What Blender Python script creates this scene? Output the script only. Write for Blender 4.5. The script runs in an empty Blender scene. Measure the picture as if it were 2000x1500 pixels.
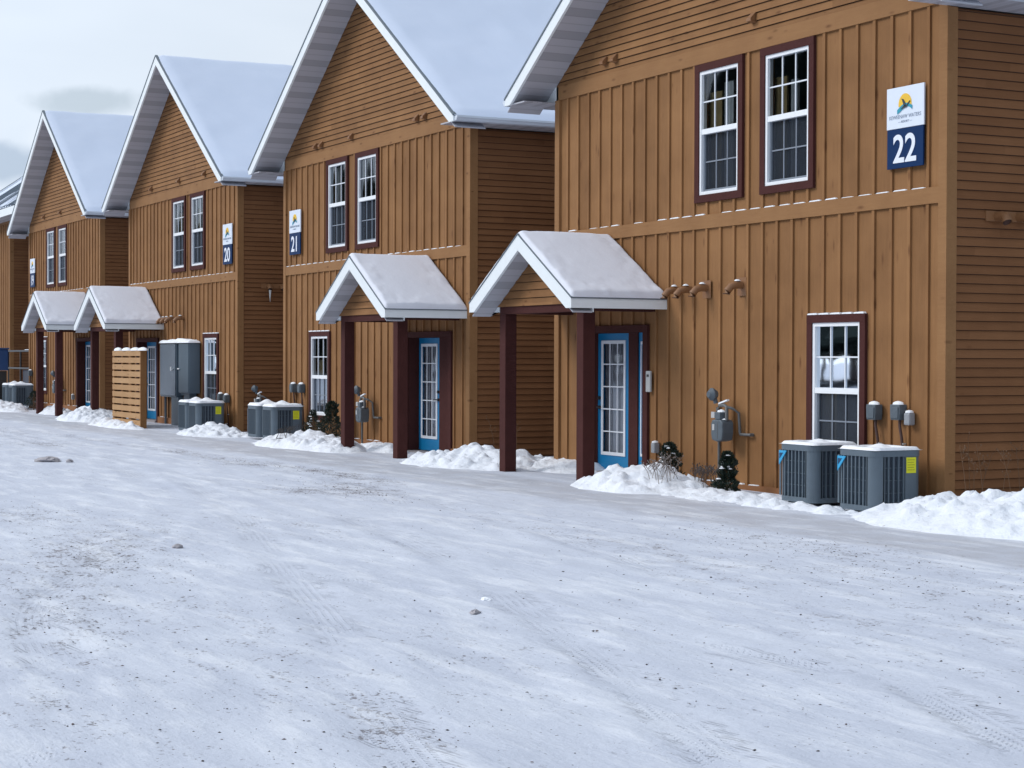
import bpy, math, random
import numpy as np
from mathutils import Vector, Matrix
R = math.radians
random.seed(7)
rng = np.random.default_rng(11)
S = bpy.context.scene
COL = S.collection

# ------------------------------------------------------------------ camera
F, CX, CY, CZ, YAW, PIT, ROL = 3600.0, 25.26482, -13.79523, 1.67402, -1.09559, -0.01418, 0.00328
d = Vector((math.cos(PIT)*math.sin(YAW), math.cos(PIT)*math.cos(YAW), math.sin(PIT)))
r = Vector((math.cos(YAW), -math.sin(YAW), 0)); u = r.cross(d)
r2 = r*math.cos(ROL)+u*math.sin(ROL); u2 = -r*math.sin(ROL)+u*math.cos(ROL)
cam = bpy.data.objects.new('camera', bpy.data.cameras.new('camera')); COL.objects.link(cam)
cam.matrix_world = Matrix(((r2.x, u2.x, -d.x, CX), (r2.y, u2.y, -d.y, CY), (r2.z, u2.z, -d.z, CZ), (0, 0, 0, 1)))
cam.data.sensor_width = 36; cam.data.lens = F/2000*36; cam.data.clip_end = 3000; cam.data.clip_start = .1
S.camera = cam
S.view_settings.view_transform = 'Standard'; S.view_settings.look = 'None'
S.view_settings.gamma = 1; S.view_settings.exposure = 0.1

# ------------------------------------------------------------------ world: overcast over a Nishita sky
SUN_EL, SUN_AZ = 36, 208          # azimuth clockwise from +Y
W_ = bpy.data.worlds.new("World"); S.world = W_; W_.use_nodes = True
nt = W_.node_tree; nt.nodes.clear()
def N(nt, t, **k):
    n = nt.nodes.new(t)
    for a, b in k.items(): setattr(n, a, b)
    return n
def L(nt, a, b): nt.links.new(a, b)
out = N(nt, 'ShaderNodeOutputWorld'); bg = N(nt, 'ShaderNodeBackground'); bg.inputs[1].default_value = 0.1
sky = N(nt, 'ShaderNodeTexSky', sky_type='NISHITA'); sky.sun_disc = False
sky.sun_elevation = R(SUN_EL); sky.sun_rotation = R(SUN_AZ); sky.air_density = 1.0; sky.dust_density = 2.0
tc = N(nt, 'ShaderNodeTexCoord')
nz = N(nt, 'ShaderNodeTexNoise'); nz.inputs['Scale'].default_value = 3.2; nz.inputs['Detail'].default_value = 4; nz.inputs['Roughness'].default_value = .45
mp = N(nt, 'ShaderNodeMapping'); mp.inputs['Scale'].default_value = (1, 1, 3.2); mp.inputs['Location'].default_value = (.3, .1, .45)
L(nt, tc.outputs['Generated'], mp.inputs[0]); L(nt, mp.outputs[0], nz.inputs[0])
cr = N(nt, 'ShaderNodeValToRGB'); e = cr.color_ramp
e.elements[0].position = .30; e.elements[0].color = (6.6, 7.5, 8.7, 1)
e.elements[1].position = .66; e.elements[1].color = (8.5, 9.35, 10.4, 1)
L(nt, nz.outputs[0], cr.inputs[0])
# small dark cloud puffs low in the west
def puff(direction, sx, sz, amount, col, prev):
    vm = N(nt, 'ShaderNodeVectorMath', operation='SUBTRACT'); vm.inputs[1].default_value = direction
    L(nt, tc.outputs['Generated'], vm.inputs[0])
    n2 = N(nt, 'ShaderNodeTexNoise'); n2.inputs['Scale'].default_value = 45; n2.inputs['Detail'].default_value = 5
    L(nt, tc.outputs['Generated'], n2.inputs[0])
    ms = N(nt, 'ShaderNodeVectorMath', operation='MULTIPLY'); ms.inputs[1].default_value = (1/sx, 1/sx, 1/sz)
    L(nt, vm.outputs[0], ms.inputs[0])
    ln = N(nt, 'ShaderNodeVectorMath', operation='LENGTH'); L(nt, ms.outputs[0], ln.inputs[0])
    ad = N(nt, 'ShaderNodeMath', operation='MULTIPLY_ADD'); ad.inputs[1].default_value = 1.1; ad.inputs[2].default_value = -.55
    L(nt, n2.outputs[0], ad.inputs[0])
    a2 = N(nt, 'ShaderNodeMath', operation='ADD'); L(nt, ln.outputs['Value'], a2.inputs[0]); L(nt, ad.outputs[0], a2.inputs[1])
    mr = N(nt, 'ShaderNodeMapRange', interpolation_type='SMOOTHSTEP'); mr.inputs['From Min'].default_value = 1.15; mr.inputs['From Max'].default_value = .45
    mr.inputs['To Min'].default_value = 0; mr.inputs['To Max'].default_value = amount
    L(nt, a2.outputs[0], mr.inputs[0])
    mx = N(nt, 'ShaderNodeMix', data_type='RGBA'); mx.inputs['B'].default_value = col
    L(nt, mr.outputs[0], mx.inputs['Factor']); L(nt, prev, mx.inputs['A'])
    return mx.outputs['Result']
c = puff((-.9590, .2440, .1330), .030, .0085, .85, (5.3, 6.2, 7.1, 1), cr.outputs[0])
c = puff((-.9740, .2050, .1005), .030, .012, .9, (4.7, 5.7, 7.1, 1), c)
c = puff((-.9650, .2300, .1120), .020, .010, .7, (8.6, 9.3, 10.2, 1), c)
mxs = N(nt, 'ShaderNodeMix', data_type='RGBA'); mxs.inputs['Factor'].default_value = .93
L(nt, sky.outputs[0], mxs.inputs['A']); L(nt, c, mxs.inputs['B'])
dt_ = N(nt, 'ShaderNodeVectorMath', operation='DOT_PRODUCT'); dt_.inputs[1].default_value = (math.sin(R(SUN_AZ))*.92, math.cos(R(SUN_AZ))*.92, .38)
L(nt, tc.outputs['Generated'], dt_.inputs[0])
mg = N(nt, 'ShaderNodeMapRange', interpolation_type='SMOOTHSTEP'); mg.inputs['From Min'].default_value = -.9; mg.inputs['From Max'].default_value = 1.0
mg.inputs['To Min'].default_value = .24; mg.inputs['To Max'].default_value = 1.35; L(nt, dt_.outputs['Value'], mg.inputs[0])
sc_ = N(nt, 'ShaderNodeVectorMath', operation='SCALE'); L(nt, mxs.outputs['Result'], sc_.inputs[0]); L(nt, mg.outputs[0], sc_.inputs['Scale'])
L(nt, sc_.outputs[0], bg.inputs[0]); L(nt, bg.outputs[0], out.inputs[0])
sl = bpy.data.lights.new('sun', 'SUN'); sl.energy = 1.5; sl.angle = R(24); sl.color = (1, .95, .88)
so = bpy.data.objects.new('sun', sl); COL.objects.link(so)
az = R(SUN_AZ); el = R(SUN_EL)
so.rotation_euler = Vector((math.sin(az)*math.cos(el), math.cos(az)*math.cos(el), math.sin(el))).to_track_quat('Z', 'Y').to_euler()

# ------------------------------------------------------------------ helpers
class MB:
    def __init__(s): s.v = []; s.f = []; s.m = []
    def face(s, pts, m=0):
        b = len(s.v); s.v += [tuple(p) for p in pts]; s.f.append(tuple(range(b, b+len(pts)))); s.m.append(m)
    def box(s, x0, x1, y0, y1, z0, z1, m=0):
        if x1 < x0: x0, x1 = x1, x0
        b = len(s.v)
        s.v += [(x0, y0, z0), (x1, y0, z0), (x1, y1, z0), (x0, y1, z0), (x0, y0, z1), (x1, y0, z1), (x1, y1, z1), (x0, y1, z1)]
        for q in ((0, 3, 2, 1), (4, 5, 6, 7), (0, 1, 5, 4), (1, 2, 6, 5), (2, 3, 7, 6), (3, 0, 4, 7)):
            s.f.append(tuple(b+i for i in q)); s.m.append(m)
    def prism(s, pts, axis, a, b_, m=0):
        def P(p, t): return (p[0], t, p[1]) if axis == 'y' else ((t, p[0], p[1]) if axis == 'x' else (p[0], p[1], t))
        n = len(pts); b = len(s.v)
        s.v += [P(p, a) for p in pts]+[P(p, b_) for p in pts]
        s.f.append(tuple(b+i for i in range(n))); s.m.append(m)
        s.f.append(tuple(b+n+i for i in reversed(range(n)))); s.m.append(m)
        for i in range(n):
            j = (i+1) % n; s.f.append((b+i, b+j, b+n+j, b+n+i)); s.m.append(m)
    def tube(s, path, rad, n=10, m=0, cap=True):
        path = [Vector(p) for p in path]; rads = rad if isinstance(rad, (list, tuple)) else [rad]*len(path)
        rings = []
        for i, p in enumerate(path):
            t = (path[min(i+1, len(path)-1)]-path[max(i-1, 0)]).normalized()
            a = Vector((0, 0, 1)) if abs(t.z) < .9 else Vector((1, 0, 0))
            e1 = t.cross(a).normalized(); e2 = t.cross(e1)
            b = len(s.v); rings.append(b)
            for k in range(n):
                q = 2*math.pi*k/n; s.v.append(tuple(p+(e1*math.cos(q)+e2*math.sin(q))*rads[i]))
        for i in range(len(path)-1):
            for k in range(n):
                j = (k+1) % n; s.f.append((rings[i]+k, rings[i]+j, rings[i+1]+j, rings[i+1]+k)); s.m.append(m)
        if cap:
            s.f.append(tuple(rings[0]+k for k in reversed(range(n)))); s.m.append(m)
            s.f.append(tuple(rings[-1]+k for k in range(n))); s.m.append(m)
    def lathe(s, prof, c, n=16, m=0, squash=1):
        rings = []
        for (rr, z) in prof:
            rings.append(len(s.v))
            for k in range(n):
                q = 2*math.pi*k/n; s.v.append((c[0]+rr*math.cos(q), c[1]+rr*math.sin(q)*squash, c[2]+z))
        for i in range(len(prof)-1):
            for k in range(n):
                j = (k+1) % n; s.f.append((rings[i]+k, rings[i]+j, rings[i+1]+j, rings[i+1]+k)); s.m.append(m)
        s.f.append(tuple(rings[0]+k for k in reversed(range(n)))); s.m.append(m)
        s.f.append(tuple(rings[-1]+k for k in range(n))); s.m.append(m)
def obj(name, mb, mats, parent=None, smooth=False, bevel=0, loc=(0, 0, 0), rz=0):
    me = bpy.data.meshes.new(name); me.from_pydata(mb.v, [], mb.f)
    if not isinstance(mats, (list, tuple)): mats = [mats]
    for m in mats: me.materials.append(m)
    me.polygons.foreach_set('material_index', mb.m)
    import bmesh
    bm = bmesh.new(); bm.from_mesh(me); bmesh.ops.recalc_face_normals(bm, faces=bm.faces)
    if bevel:
        bmesh.ops.remove_doubles(bm, verts=bm.verts, dist=1e-5)
        ed = [e_ for e_ in bm.edges if len(e_.link_faces) == 2 and e_.calc_face_angle(0) > .6]
        bmesh.ops.bevel(bm, geom=ed, offset=bevel, segments=2, affect='EDGES', profile=.6)
    bm.to_mesh(me); bm.free()
    if smooth:
        me.polygons.foreach_set('use_smooth', [True]*len(me.polygons))
        try: me.set_sharp_from_angle(angle=R(40))
        except Exception: pass
    o = bpy.data.objects.new(name, me); COL.objects.link(o); o.location = loc; o.rotation_euler = (0, 0, rz)
    if parent: o.parent = parent
    return o
def tag(o, label=None, cat=None, group=None, kind=None):
    if label: o['label'] = label
    if cat: o['category'] = cat
    if group: o['group'] = group
    if kind: o['kind'] = kind
    return o
def thing(name, loc, label, cat, group=None, rz=0):
    o = bpy.data.objects.new(name, None); COL.objects.link(o); o.location = loc; o.rotation_euler = (0, 0, rz); o.empty_display_size = .2
    return tag(o, label, cat, group)
def hsh(i, j, s):
    n = (i.astype(np.int64)*374761393+j.astype(np.int64)*668265263+s*982451653) & 0x7fffffff
    n = ((n ^ (n >> 13))*1274126177) & 0x7fffffff
    return ((n ^ (n >> 16)) & 0xffff)/65535.0
def vn(x, y, s=0):
    x = np.asarray(x, float); y = np.asarray(y, float)
    i = np.floor(x); j = np.floor(y); fx = x-i; fy = y-j
    fx = fx*fx*(3-2*fx); fy = fy*fy*(3-2*fy)
    a = hsh(i, j, s); b = hsh(i+1, j, s); c_ = hsh(i, j+1, s); dd = hsh(i+1, j+1, s)
    return (a*(1-fx)+b*fx)*(1-fy)+(c_*(1-fx)+dd*fx)*fy
def fbm(x, y, s=0, o=4):
    t = 0; a = .5; k = 1.0; tot = 0
    for q in range(o): t = t+a*vn(x*k+q*17.3, y*k-q*9.1, s+q); tot += a; a *= .5; k *= 2.03
    return t/tot
def grid_obj(name, X, Y, Z, mat, parent=None, attrs=None, loc=(0, 0, 0)):
    ny, nx = X.shape
    co = np.stack([X, Y, Z], -1).reshape(-1, 3).astype(np.float32)
    i = np.arange(ny*nx).reshape(ny, nx)
    q = np.stack([i[:-1, :-1], i[:-1, 1:], i[1:, 1:], i[1:, :-1]], -1).reshape(-1, 4)
    me = bpy.data.meshes.new(name)
    me.vertices.add(len(co)); me.vertices.foreach_set('co', co.ravel())
    me.loops.add(q.size); me.loops.foreach_set('vertex_index', q.ravel().astype(np.int32))
    me.polygons.add(len(q)); me.polygons.foreach_set('loop_start', np.arange(0, q.size, 4, dtype=np.int32))
    me.polygons.foreach_set('use_smooth', np.ones(len(q), bool))
    me.materials.append(mat); me.update(calc_edges=True); me.validate()
    for k, v in (attrs or {}).items():
        a = me.attributes.new(k, 'FLOAT', 'POINT'); a.data.foreach_set('value', v.reshape(-1).astype(np.float32))
    o = bpy.data.objects.new(name, me); COL.objects.link(o); o.location = loc
    if parent: o.parent = parent
    return o

# ------------------------------------------------------------------ materials
def mat(name, col=(.8, .8, .8), rough=.6, metal=0, spec=.5, var=0, vs=3, bump=0, bs=60):
    m = bpy.data.materials.new(name); m.use_nodes = True; t = m.node_tree
    b = t.nodes['Principled BSDF']; b.inputs['Base Color'].default_value = (*col, 1)
    b.inputs['Roughness'].default_value = rough; b.inputs['Metallic'].default_value = metal
    b.inputs['Specular IOR Level'].default_value = spec
    if var or bump:
        tcn = N(t, 'ShaderNodeTexCoord')
    if var:
        n = N(t, 'ShaderNodeTexNoise'); n.inputs['Scale'].default_value = vs; n.inputs['Detail'].default_value = 6; n.inputs['Roughness'].default_value = .65
        L(t, tcn.outputs['Object'], n.inputs[0])
        mx = N(t, 'ShaderNodeMix', data_type='RGBA')
        mx.inputs['A'].default_value = (*[q*(1-var) for q in col], 1); mx.inputs['B'].default_value = (*[min(1, q*(1+var)) for q in col], 1)
        L(t, n.outputs[0], mx.inputs['Factor']); L(t, mx.outputs['Result'], b.inputs['Base Color'])
    if bump:
        n = N(t, 'ShaderNodeTexNoise'); n.inputs['Scale'].default_value = bs; n.inputs['Detail'].default_value = 4
        L(t, tcn.outputs['Object'], n.inputs[0])
        bp = N(t, 'ShaderNodeBump'); bp.inputs['Strength'].default_value = bump; bp.inputs['Distance'].default_value = .02
        L(t, n.outputs[0], bp.inputs['Height']); L(t, bp.outputs[0], b.inputs['Normal'])
    return m
def math_(t, op, a, b=None, c=None, clamp=False):
    n = N(t, 'ShaderNodeMath', operation=op); n.use_clamp = clamp
    for i, v in enumerate((a, b, c)):
        if v is None: continue
        if isinstance(v, (int, float)): n.inputs[i].default_value = v
        else: L(t, v, n.inputs[i])
    return n.outputs[0]
def mixc(t, f, a, b):
    n = N(t, 'ShaderNodeMix', data_type='RGBA')
    for k, v in (('Factor', f), ('A', a), ('B', b)):
        if isinstance(v, (int, float)): n.inputs[k].default_value = v
        elif isinstance(v, tuple): n.inputs[k].default_value = (*v, 1)
        else: L(t, v, n.inputs[k])
    return n.outputs['Result']
def wood(name, ca, cb, mode, pitch=.1055, off=0, knot=(.10, .035, .012)):
    m = bpy.data.materials.new(name); m.use_nodes = True; t = m.node_tree; b = t.nodes['Principled BSDF']
    b.inputs['Roughness'].default_value = .78; b.inputs['Specular IOR Level'].default_value = .25
    g = N(t, 'ShaderNodeNewGeometry'); sp = N(t, 'ShaderNodeSeparateXYZ'); L(t, g.outputs['Position'], sp.inputs[0])
    x, y, z = sp.outputs
    if mode == 'lap':
        idx = math_(t, 'FLOOR', math_(t, 'DIVIDE', math_(t, 'SUBTRACT', z, off), pitch))
        run = math_(t, 'FLOOR', math_(t, 'DIVIDE', math_(t, 'ADD', math_(t, 'ADD', x, y), math_(t, 'MULTIPLY', idx, 1.37)), 3.1))
        sc = (1.0, 1.0, 22.0); ks = (3.2, 3.2, 9.0)
    elif mode == 'vert':
        idx = math_(t, 'FLOOR', math_(t, 'DIVIDE', math_(t, 'SUBTRACT', x, off), pitch))
        run = math_(t, 'MULTIPLY', y, 0.0)
        sc = (22.0, 22.0, 1.0); ks = (9.0, 9.0, 2.6)
    else:
        idx = math_(t, 'MULTIPLY', x, 0.0); run = idx; sc = (1.2, 8.0, 16.0); ks = (3.0, 3.0, 9.0)
    cm = N(t, 'ShaderNodeCombineXYZ'); L(t, idx, cm.inputs[0]); L(t, run, cm.inputs[1])
    wn = N(t, 'ShaderNodeTexWhiteNoise', noise_dimensions='2D'); L(t, cm.outputs[0], wn.inputs['Vector'])
    v1 = N(t, 'ShaderNodeVectorMath', operation='MULTIPLY'); L(t, g.outputs['Position'], v1.inputs[0]); v1.inputs[1].default_value = sc
    ao = N(t, 'ShaderNodeVectorMath', operation='ADD'); L(t, v1.outputs[0], ao.inputs[0]); L(t, wn.outputs['Color'], ao.inputs[1])
    gr = N(t, 'ShaderNodeTexNoise'); gr.inputs['Scale'].default_value = 2.2; gr.inputs['Detail'].default_value = 5; gr.inputs['Roughness'].default_value = .6; gr.inputs['Distortion'].default_value = .6
    L(t, ao.outputs[0], gr.inputs[0])
    bl = N(t, 'ShaderNodeTexNoise'); bl.inputs['Scale'].default_value = 1.7; bl.inputs['Detail'].default_value = 3; L(t, g.outputs['Position'], bl.inputs[0])
    f = math_(t, 'ADD', math_(t, 'MULTIPLY', gr.outputs[0], .6), math_(t, 'MULTIPLY', wn.outputs['Value'], .42))
    f = math_(t, 'ADD', f, math_(t, 'MULTIPLY', math_(t, 'SUBTRACT', bl.outputs[0], .5), .95), clamp=True)
    col = mixc(t, f, ca, cb)
    # knots
    kv = N(t, 'ShaderNodeVectorMath', operation='MULTIPLY'); L(t, g.outputs['Position'], kv.inputs[0]); kv.inputs[1].default_value = ks
    vo = N(t, 'ShaderNodeTexVoronoi'); vo.inputs['Scale'].default_value = .9; L(t, kv.outputs[0], vo.inputs[0])
    pk = N(t, 'ShaderNodeSeparateColor'); L(t, vo.outputs['Color'], pk.inputs[0])
    kr = math_(t, 'MULTIPLY', math_(t, 'GREATER_THAN', pk.outputs[0], .35), math_(t, 'MULTIPLY_ADD', pk.outputs[1], .16, .12))
    km = N(t, 'ShaderNodeMapRange', interpolation_type='SMOOTHSTEP'); L(t, vo.outputs['Distance'], km.inputs[0])
    L(t, kr, km.inputs['From Min']); km.inputs['From Max'].default_value = 0.0; km.inputs['To Min'].default_value = 0; km.inputs['To Max'].default_value = .75
    kk = math_(t, 'MULTIPLY', km.outputs[0], math_(t, 'GREATER_THAN', pk.outputs[0], .35))
    col = mixc(t, kk, col, knot)
    L(t, col, b.inputs['Base Color'])
    fn = N(t, 'ShaderNodeTexNoise'); fn.inputs['Scale'].default_value = 9; fn.inputs['Detail'].default_value = 4; L(t, ao.outputs[0], fn.inputs[0])
    bp = N(t, 'ShaderNodeBump'); bp.inputs['Strength'].default_value = .5; bp.inputs['Distance'].default_value = .006
    L(t, fn.outputs[0], bp.inputs['Height']); L(t, bp.outputs[0], b.inputs['Normal'])
    return m
CA, CB = (.175, .082, .031), (.315, .160, .066)
M_board = wood('stained_boards', CA, CB, 'vert', .325, .04)
M_batten = wood('stained_battens', tuple(q*1.05 for q in CA), tuple(q*1.1 for q in CB), 'vert', .325, .2)
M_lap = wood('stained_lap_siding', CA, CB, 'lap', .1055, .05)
M_side = wood('shaded_stained_siding', (.17, .072, .029), (.255, .117, .050), 'lap', .1055, 0)  # same siding, darker and redder: shade of the side walls painted in
M_band = wood('stained_trim_board', (.21, .10, .040), (.315, .165, .070), 'trim')
M_gap = mat('unstained_shadow_gap', (.075, .031, .015), .9)  # bare wood under the laps, coloured dark to paint in their shadow lines
M_maroon = mat('maroon_stain', (.068, .024, .022), .8, spec=.12, var=.25, vs=5, bump=.3, bs=40)
M_white = mat('white_trim_metal', (.80, .85, .88), .45, var=.05, vs=4)
M_gut = mat('white_gutter_metal', (.60, .66, .74), .4, var=.08, vs=3)
M_vinyl = mat('white_vinyl', (.83, .86, .9), .4)
M_grille = mat('white_grille', (.74, .78, .84), .45)
M_scrgr = mat('screened_grille', (.20, .23, .28), .6)
M_edge = mat('dark_drip_edge', (.12, .15, .18), .5)
M_blue = mat('blue_door_paint', (.001, .19, .43), .38, var=.12, vs=3)
M_dark = mat('dark_interior', (.03, .028, .03), .9)
M_black = mat('black_hardware', (.02, .02, .022), .4)
M_acbody = mat('grey_painted_steel', (.10, .135, .17), .45, var=.15, vs=6)
M_accoil = mat('dark_condenser_coil', (.035, .05, .075), .5, var=.4, vs=14, bump=.6, bs=150)
M_cab = mat('grey_cabinet_steel', (.095, .135, .175), .38, var=.1, vs=2)
M_cab2 = mat('grey_reflective_cabinet', (.17, .21, .26), .24, metal=.35, var=.25, vs=1.6)
M_gas = mat('grey_meter_enamel', (.09, .115, .14), .5, var=.3, vs=14)
M_pipe = mat('grey_pipe', (.12, .125, .13), .5, var=.35, vs=20)
M_brown = mat('brown_conduit', (.07, .035, .03), .6)
M_vent = mat('tan_painted_vent', (.24, .115, .05), .5, var=.15, vs=12)
M_vin = mat('dark_vent_mouth', (.05, .02, .012), .8)
M_navy = mat('navy_sign_panel', (.002, .026, .10), .5, spec=.15)
M_swhite = mat('white_sign_panel', (.72, .79, .9), .4)
M_sdigit = mat('white_sign_digit', (.78, .83, .93), .4)
M_yel = mat('yellow_logo_sun', (.85, .52, .04), .5, var=.2, vs=14)
M_teal = mat('teal_logo_wave', (.02, .30, .42), .5)
M_ink = mat('dark_logo_ink', (.03, .04, .05), .5)
M_gink = mat('grey_sign_lettering', (.27, .33, .43), .5)
M_label = mat('yellow_energy_label', (.72, .72, .02), .5, var=.12, vs=30)
M_badge = mat('light_blue_badge', (.04, .36, .66), .35)
M_badge2 = mat('navy_badge', (.01, .05, .13), .35)
M_pal = wood('pallet_wood', (.36, .20, .09), (.50, .31, .16), 'lap', .165, 0)
M_palp = wood('pallet_post_wood', (.20, .095, .035), (.28, .14, .055), 'vert', 1, 0)
M_leaf = mat('dark_evergreen_leaf', (.012, .028, .02), .6, var=.5, vs=20)
M_leaf2 = mat('yellow_green_leaf', (.035, .04, .014), .6, var=.5, vs=20)
M_twig = mat('dry_brown_twig', (.16, .09, .05), .8)
M_cloth = mat('grey_curtain_cloth', (.66, .68, .68), .9, var=.1, vs=5)
M_tan = mat('tan_roller_blind', (.42, .32, .15), .9, var=.2, vs=3)
M_grey = mat('light_grey_plastic', (.45, .46, .47), .45)
M_binb = mat('blue_plastic', (.01, .05, .16), .4)
M_ice = mat('pale_ice', (.6, .62, .62), .15)
M_conc = mat('wet_concrete', (.30, .27, .27), .7, var=.25, vs=4)
def soffit_mat(name, axis):
    m = bpy.data.materials.new(name); m.use_nodes = True; t = m.node_tree; b = t.nodes['Principled BSDF']
    tcn = N(t, 'ShaderNodeTexCoord'); sp = N(t, 'ShaderNodeSeparateXYZ'); L(t, tcn.outputs['Object'], sp.inputs[0])
    q = math_(t, 'FRACT', math_(t, 'DIVIDE', sp.outputs[axis], .27))
    a = math_(t, 'LESS_THAN', q, .36); l2 = math_(t, 'LESS_THAN', math_(t, 'FRACT', math_(t, 'DIVIDE', sp.outputs[axis], .09)), .12)
    wn = N(t, 'ShaderNodeTexNoise'); wn.inputs['Scale'].default_value = 2; L(t, tcn.outputs['Object'], wn.inputs[0])
    c1 = mixc(t, a, (.44, .45, .50), (.34, .35, .39)); c1 = mixc(t, math_(t, 'MULTIPLY', l2, .45), c1, (.25, .26, .29))
    c1 = mixc(t, math_(t, 'MULTIPLY', wn.outputs[0], .15), c1, (.45, .42, .42))
    L(t, c1, b.inputs['Base Color']); b.inputs['Roughness'].default_value = .5
    return m
M_sofr = soffit_mat('rake_soffit_panel', 2)
M_sofe = soffit_mat('eave_soffit_panel', 1)
def glass_mat(name, tint, k):
    m = bpy.data.materials.new(name); m.use_nodes = True; t = m.node_tree; t.nodes.clear()
    o = N(t, 'ShaderNodeOutputMaterial'); tr = N(t, 'ShaderNodeBsdfTransparent'); tr.inputs[0].default_value = (*tint, 1)
    gl = N(t, 'ShaderNodeBsdfGlossy'); gl.inputs['Roughness'].default_value = .02; gl.inputs[0].default_value = (.85, .92, 1, 1)
    lw = N(t, 'ShaderNodeFresnel'); lw.inputs[0].default_value = 1.5
    nn = N(t, 'ShaderNodeTexNoise'); nn.inputs['Scale'].default_value = 1.3; tcn = N(t, 'ShaderNodeTexCoord'); L(t, tcn.outputs['Object'], nn.inputs[0])
    bp = N(t, 'ShaderNodeBump'); bp.inputs['Strength'].default_value = .05; bp.inputs['Distance'].default_value = .02; L(t, nn.outputs[0], bp.inputs['Height'])
    L(t, bp.outputs[0], gl.inputs['Normal'])
    f = math_(t, 'MULTIPLY', lw.outputs[0], k, clamp=True)
    ms = N(t, 'ShaderNodeMixShader'); L(t, f, ms.inputs[0]); L(t, tr.outputs[0], ms.inputs[1]); L(t, gl.outputs[0], ms.inputs[2]); L(t, ms.outputs[0], o.inputs[0])
    return m
M_glass = glass_mat('window_glass', (.85, .88, .9), 1.1)
M_screen = glass_mat('insect_screen_glass', (.55, .57, .60), .9)
_t = M_screen.node_tree; _df = N(_t, 'ShaderNodeBsdfDiffuse'); _df.inputs[0].default_value = (.05, .06, .078, 1)
_o = [n for n in _t.nodes if n.type == 'OUTPUT_MATERIAL'][0]; _src = _o.inputs[0].links[0].from_socket
_mm = N(_t, 'ShaderNodeMixShader'); _mm.inputs[0].default_value = .5; L(_t, _src, _mm.inputs[1]); L(_t, _df.outputs[0], _mm.inputs[2]); L(_t, _mm.outputs[0], _o.inputs[0])
M_dglass = glass_mat('door_glass', (.75, .77, .8), 2.0)

def snow_mat(name, col, col2, bump=.35, bs=9, dirt=0):
    m = bpy.data.materials.new(name); m.use_nodes = True; t = m.node_tree; b = t.nodes['Principled BSDF']
    b.inputs['Roughness'].default_value = .75; b.inputs['Specular IOR Level'].default_value = .2
    g = N(t, 'ShaderNodeNewGeometry')
    n = N(t, 'ShaderNodeTexNoise'); n.inputs['Scale'].default_value = 1.6; n.inputs['Detail'].default_value = 6; L(t, g.outputs['Position'], n.inputs[0])
    c_ = mixc(t, n.outputs[0], col, col2)
    if dirt:
        dn = N(t, 'ShaderNodeTexNoise'); dn.inputs['Scale'].default_value = 22; dn.inputs['Detail'].default_value = 3; L(t, g.outputs['Position'], dn.inputs[0])
        dm = N(t, 'ShaderNodeMapRange'); L(t, dn.outputs[0], dm.inputs[0]); dm.inputs['From Min'].default_value = .68; dm.inputs['From Max'].default_value = .76; dm.inputs['To Max'].default_value = dirt
        c_ = mixc(t, dm.outputs[0], c_, (.25, .2, .18))
    L(t, c_, b.inputs['Base Color'])
    n2 = N(t, 'ShaderNodeTexNoise'); n2.inputs['Scale'].default_value = bs; n2.inputs['Detail'].default_value = 7; n2.inputs['Roughness'].default_value = .6; L(t, g.outputs['Position'], n2.inputs[0])
    bp = N(t, 'ShaderNodeBump'); bp.inputs['Strength'].default_value = bump; bp.inputs['Distance'].default_value = .05
    L(t, n2.outputs[0], bp.inputs['Height']); L(t, bp.outputs[0], b.inputs['Normal'])
    return m
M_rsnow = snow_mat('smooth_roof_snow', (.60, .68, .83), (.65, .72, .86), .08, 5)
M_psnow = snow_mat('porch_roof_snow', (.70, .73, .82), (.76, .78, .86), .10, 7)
M_bsnow = snow_mat('heaped_snow', (.76, .81, .89), (.84, .87, .94), .6, 11, .5)
M_cap = snow_mat('snow_cap', (.84, .88, .95), (.9, .93, .98), .3, 20)

# ------------------------------------------------------------------ ground sheet
def axis(parts):
    a = [np.array([parts[0][0]])]
    for (s0, s1, st) in parts:
        n = max(1, int(round((s1-s0)/st))); a.append(np.linspace(s0, s1, n+1)[1:])
    return np.concatenate(a)
gx = axis([(-500, -80, 70), (-80, -44, 4), (-44, -16, .22), (-16, 21, .065), (21, 26, .5), (26, 60, 5), (60, 500, 70)])
gy = axis([(-500, -40, 60), (-40, -14, 3), (-14, -0, .062), (0, 3, .3), (3, 20, 2), (20, 500, 60)])
GX, GY = np.meshgrid(gx, gy)
near = np.clip((GX+60)/20, 0, 1)*np.clip((40-GX)/10, 0, 1)*np.clip((GY+30)/10, 0, 1)*np.clip((8-GY)/6, 0, 1)
def polyd(path):
    D = np.full(GX.shape, 1e3); SS = np.zeros(GX.shape); SG = np.zeros(GX.shape); acc = 0
    for (ax, ay), (bx, by) in zip(path[:-1], path[1:]):
        vx, vy = bx-ax, by-ay; ln = math.hypot(vx, vy)
        t = ((GX-ax)*vx+(GY-ay)*vy)/ln**2; tcl = np.clip(t, 0, 1)
        dx = GX-(ax+tcl*vx); dy = GY-(ay+tcl*vy); dd = np.hypot(dx, dy)
        k = dd < D; D[k] = dd[k]; SS[k] = (acc+tcl*ln)[k]; SG[k] = ((GX-ax)*vy-(GY-ay)*vx)[k]/ln; acc += ln
    return D, SS, SG
def smooth_path(pts, n=10):
    o = []; P = [pts[0]]+pts+[pts[-1]]
    for i in range(1, len(P)-2):
        for k in range(n):
            t = k/n; a, b, c_, e_ = [np.array(q, float) for q in P[i-1:i+3]]
            o.append(tuple(.5*((2*b)+(-a+c_)*t+(2*a-5*b+4*c_-e_)*t*t+(-a+3*b-3*c_+e_)*t**3)))
    o.append(pts[-1]); return o
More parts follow.
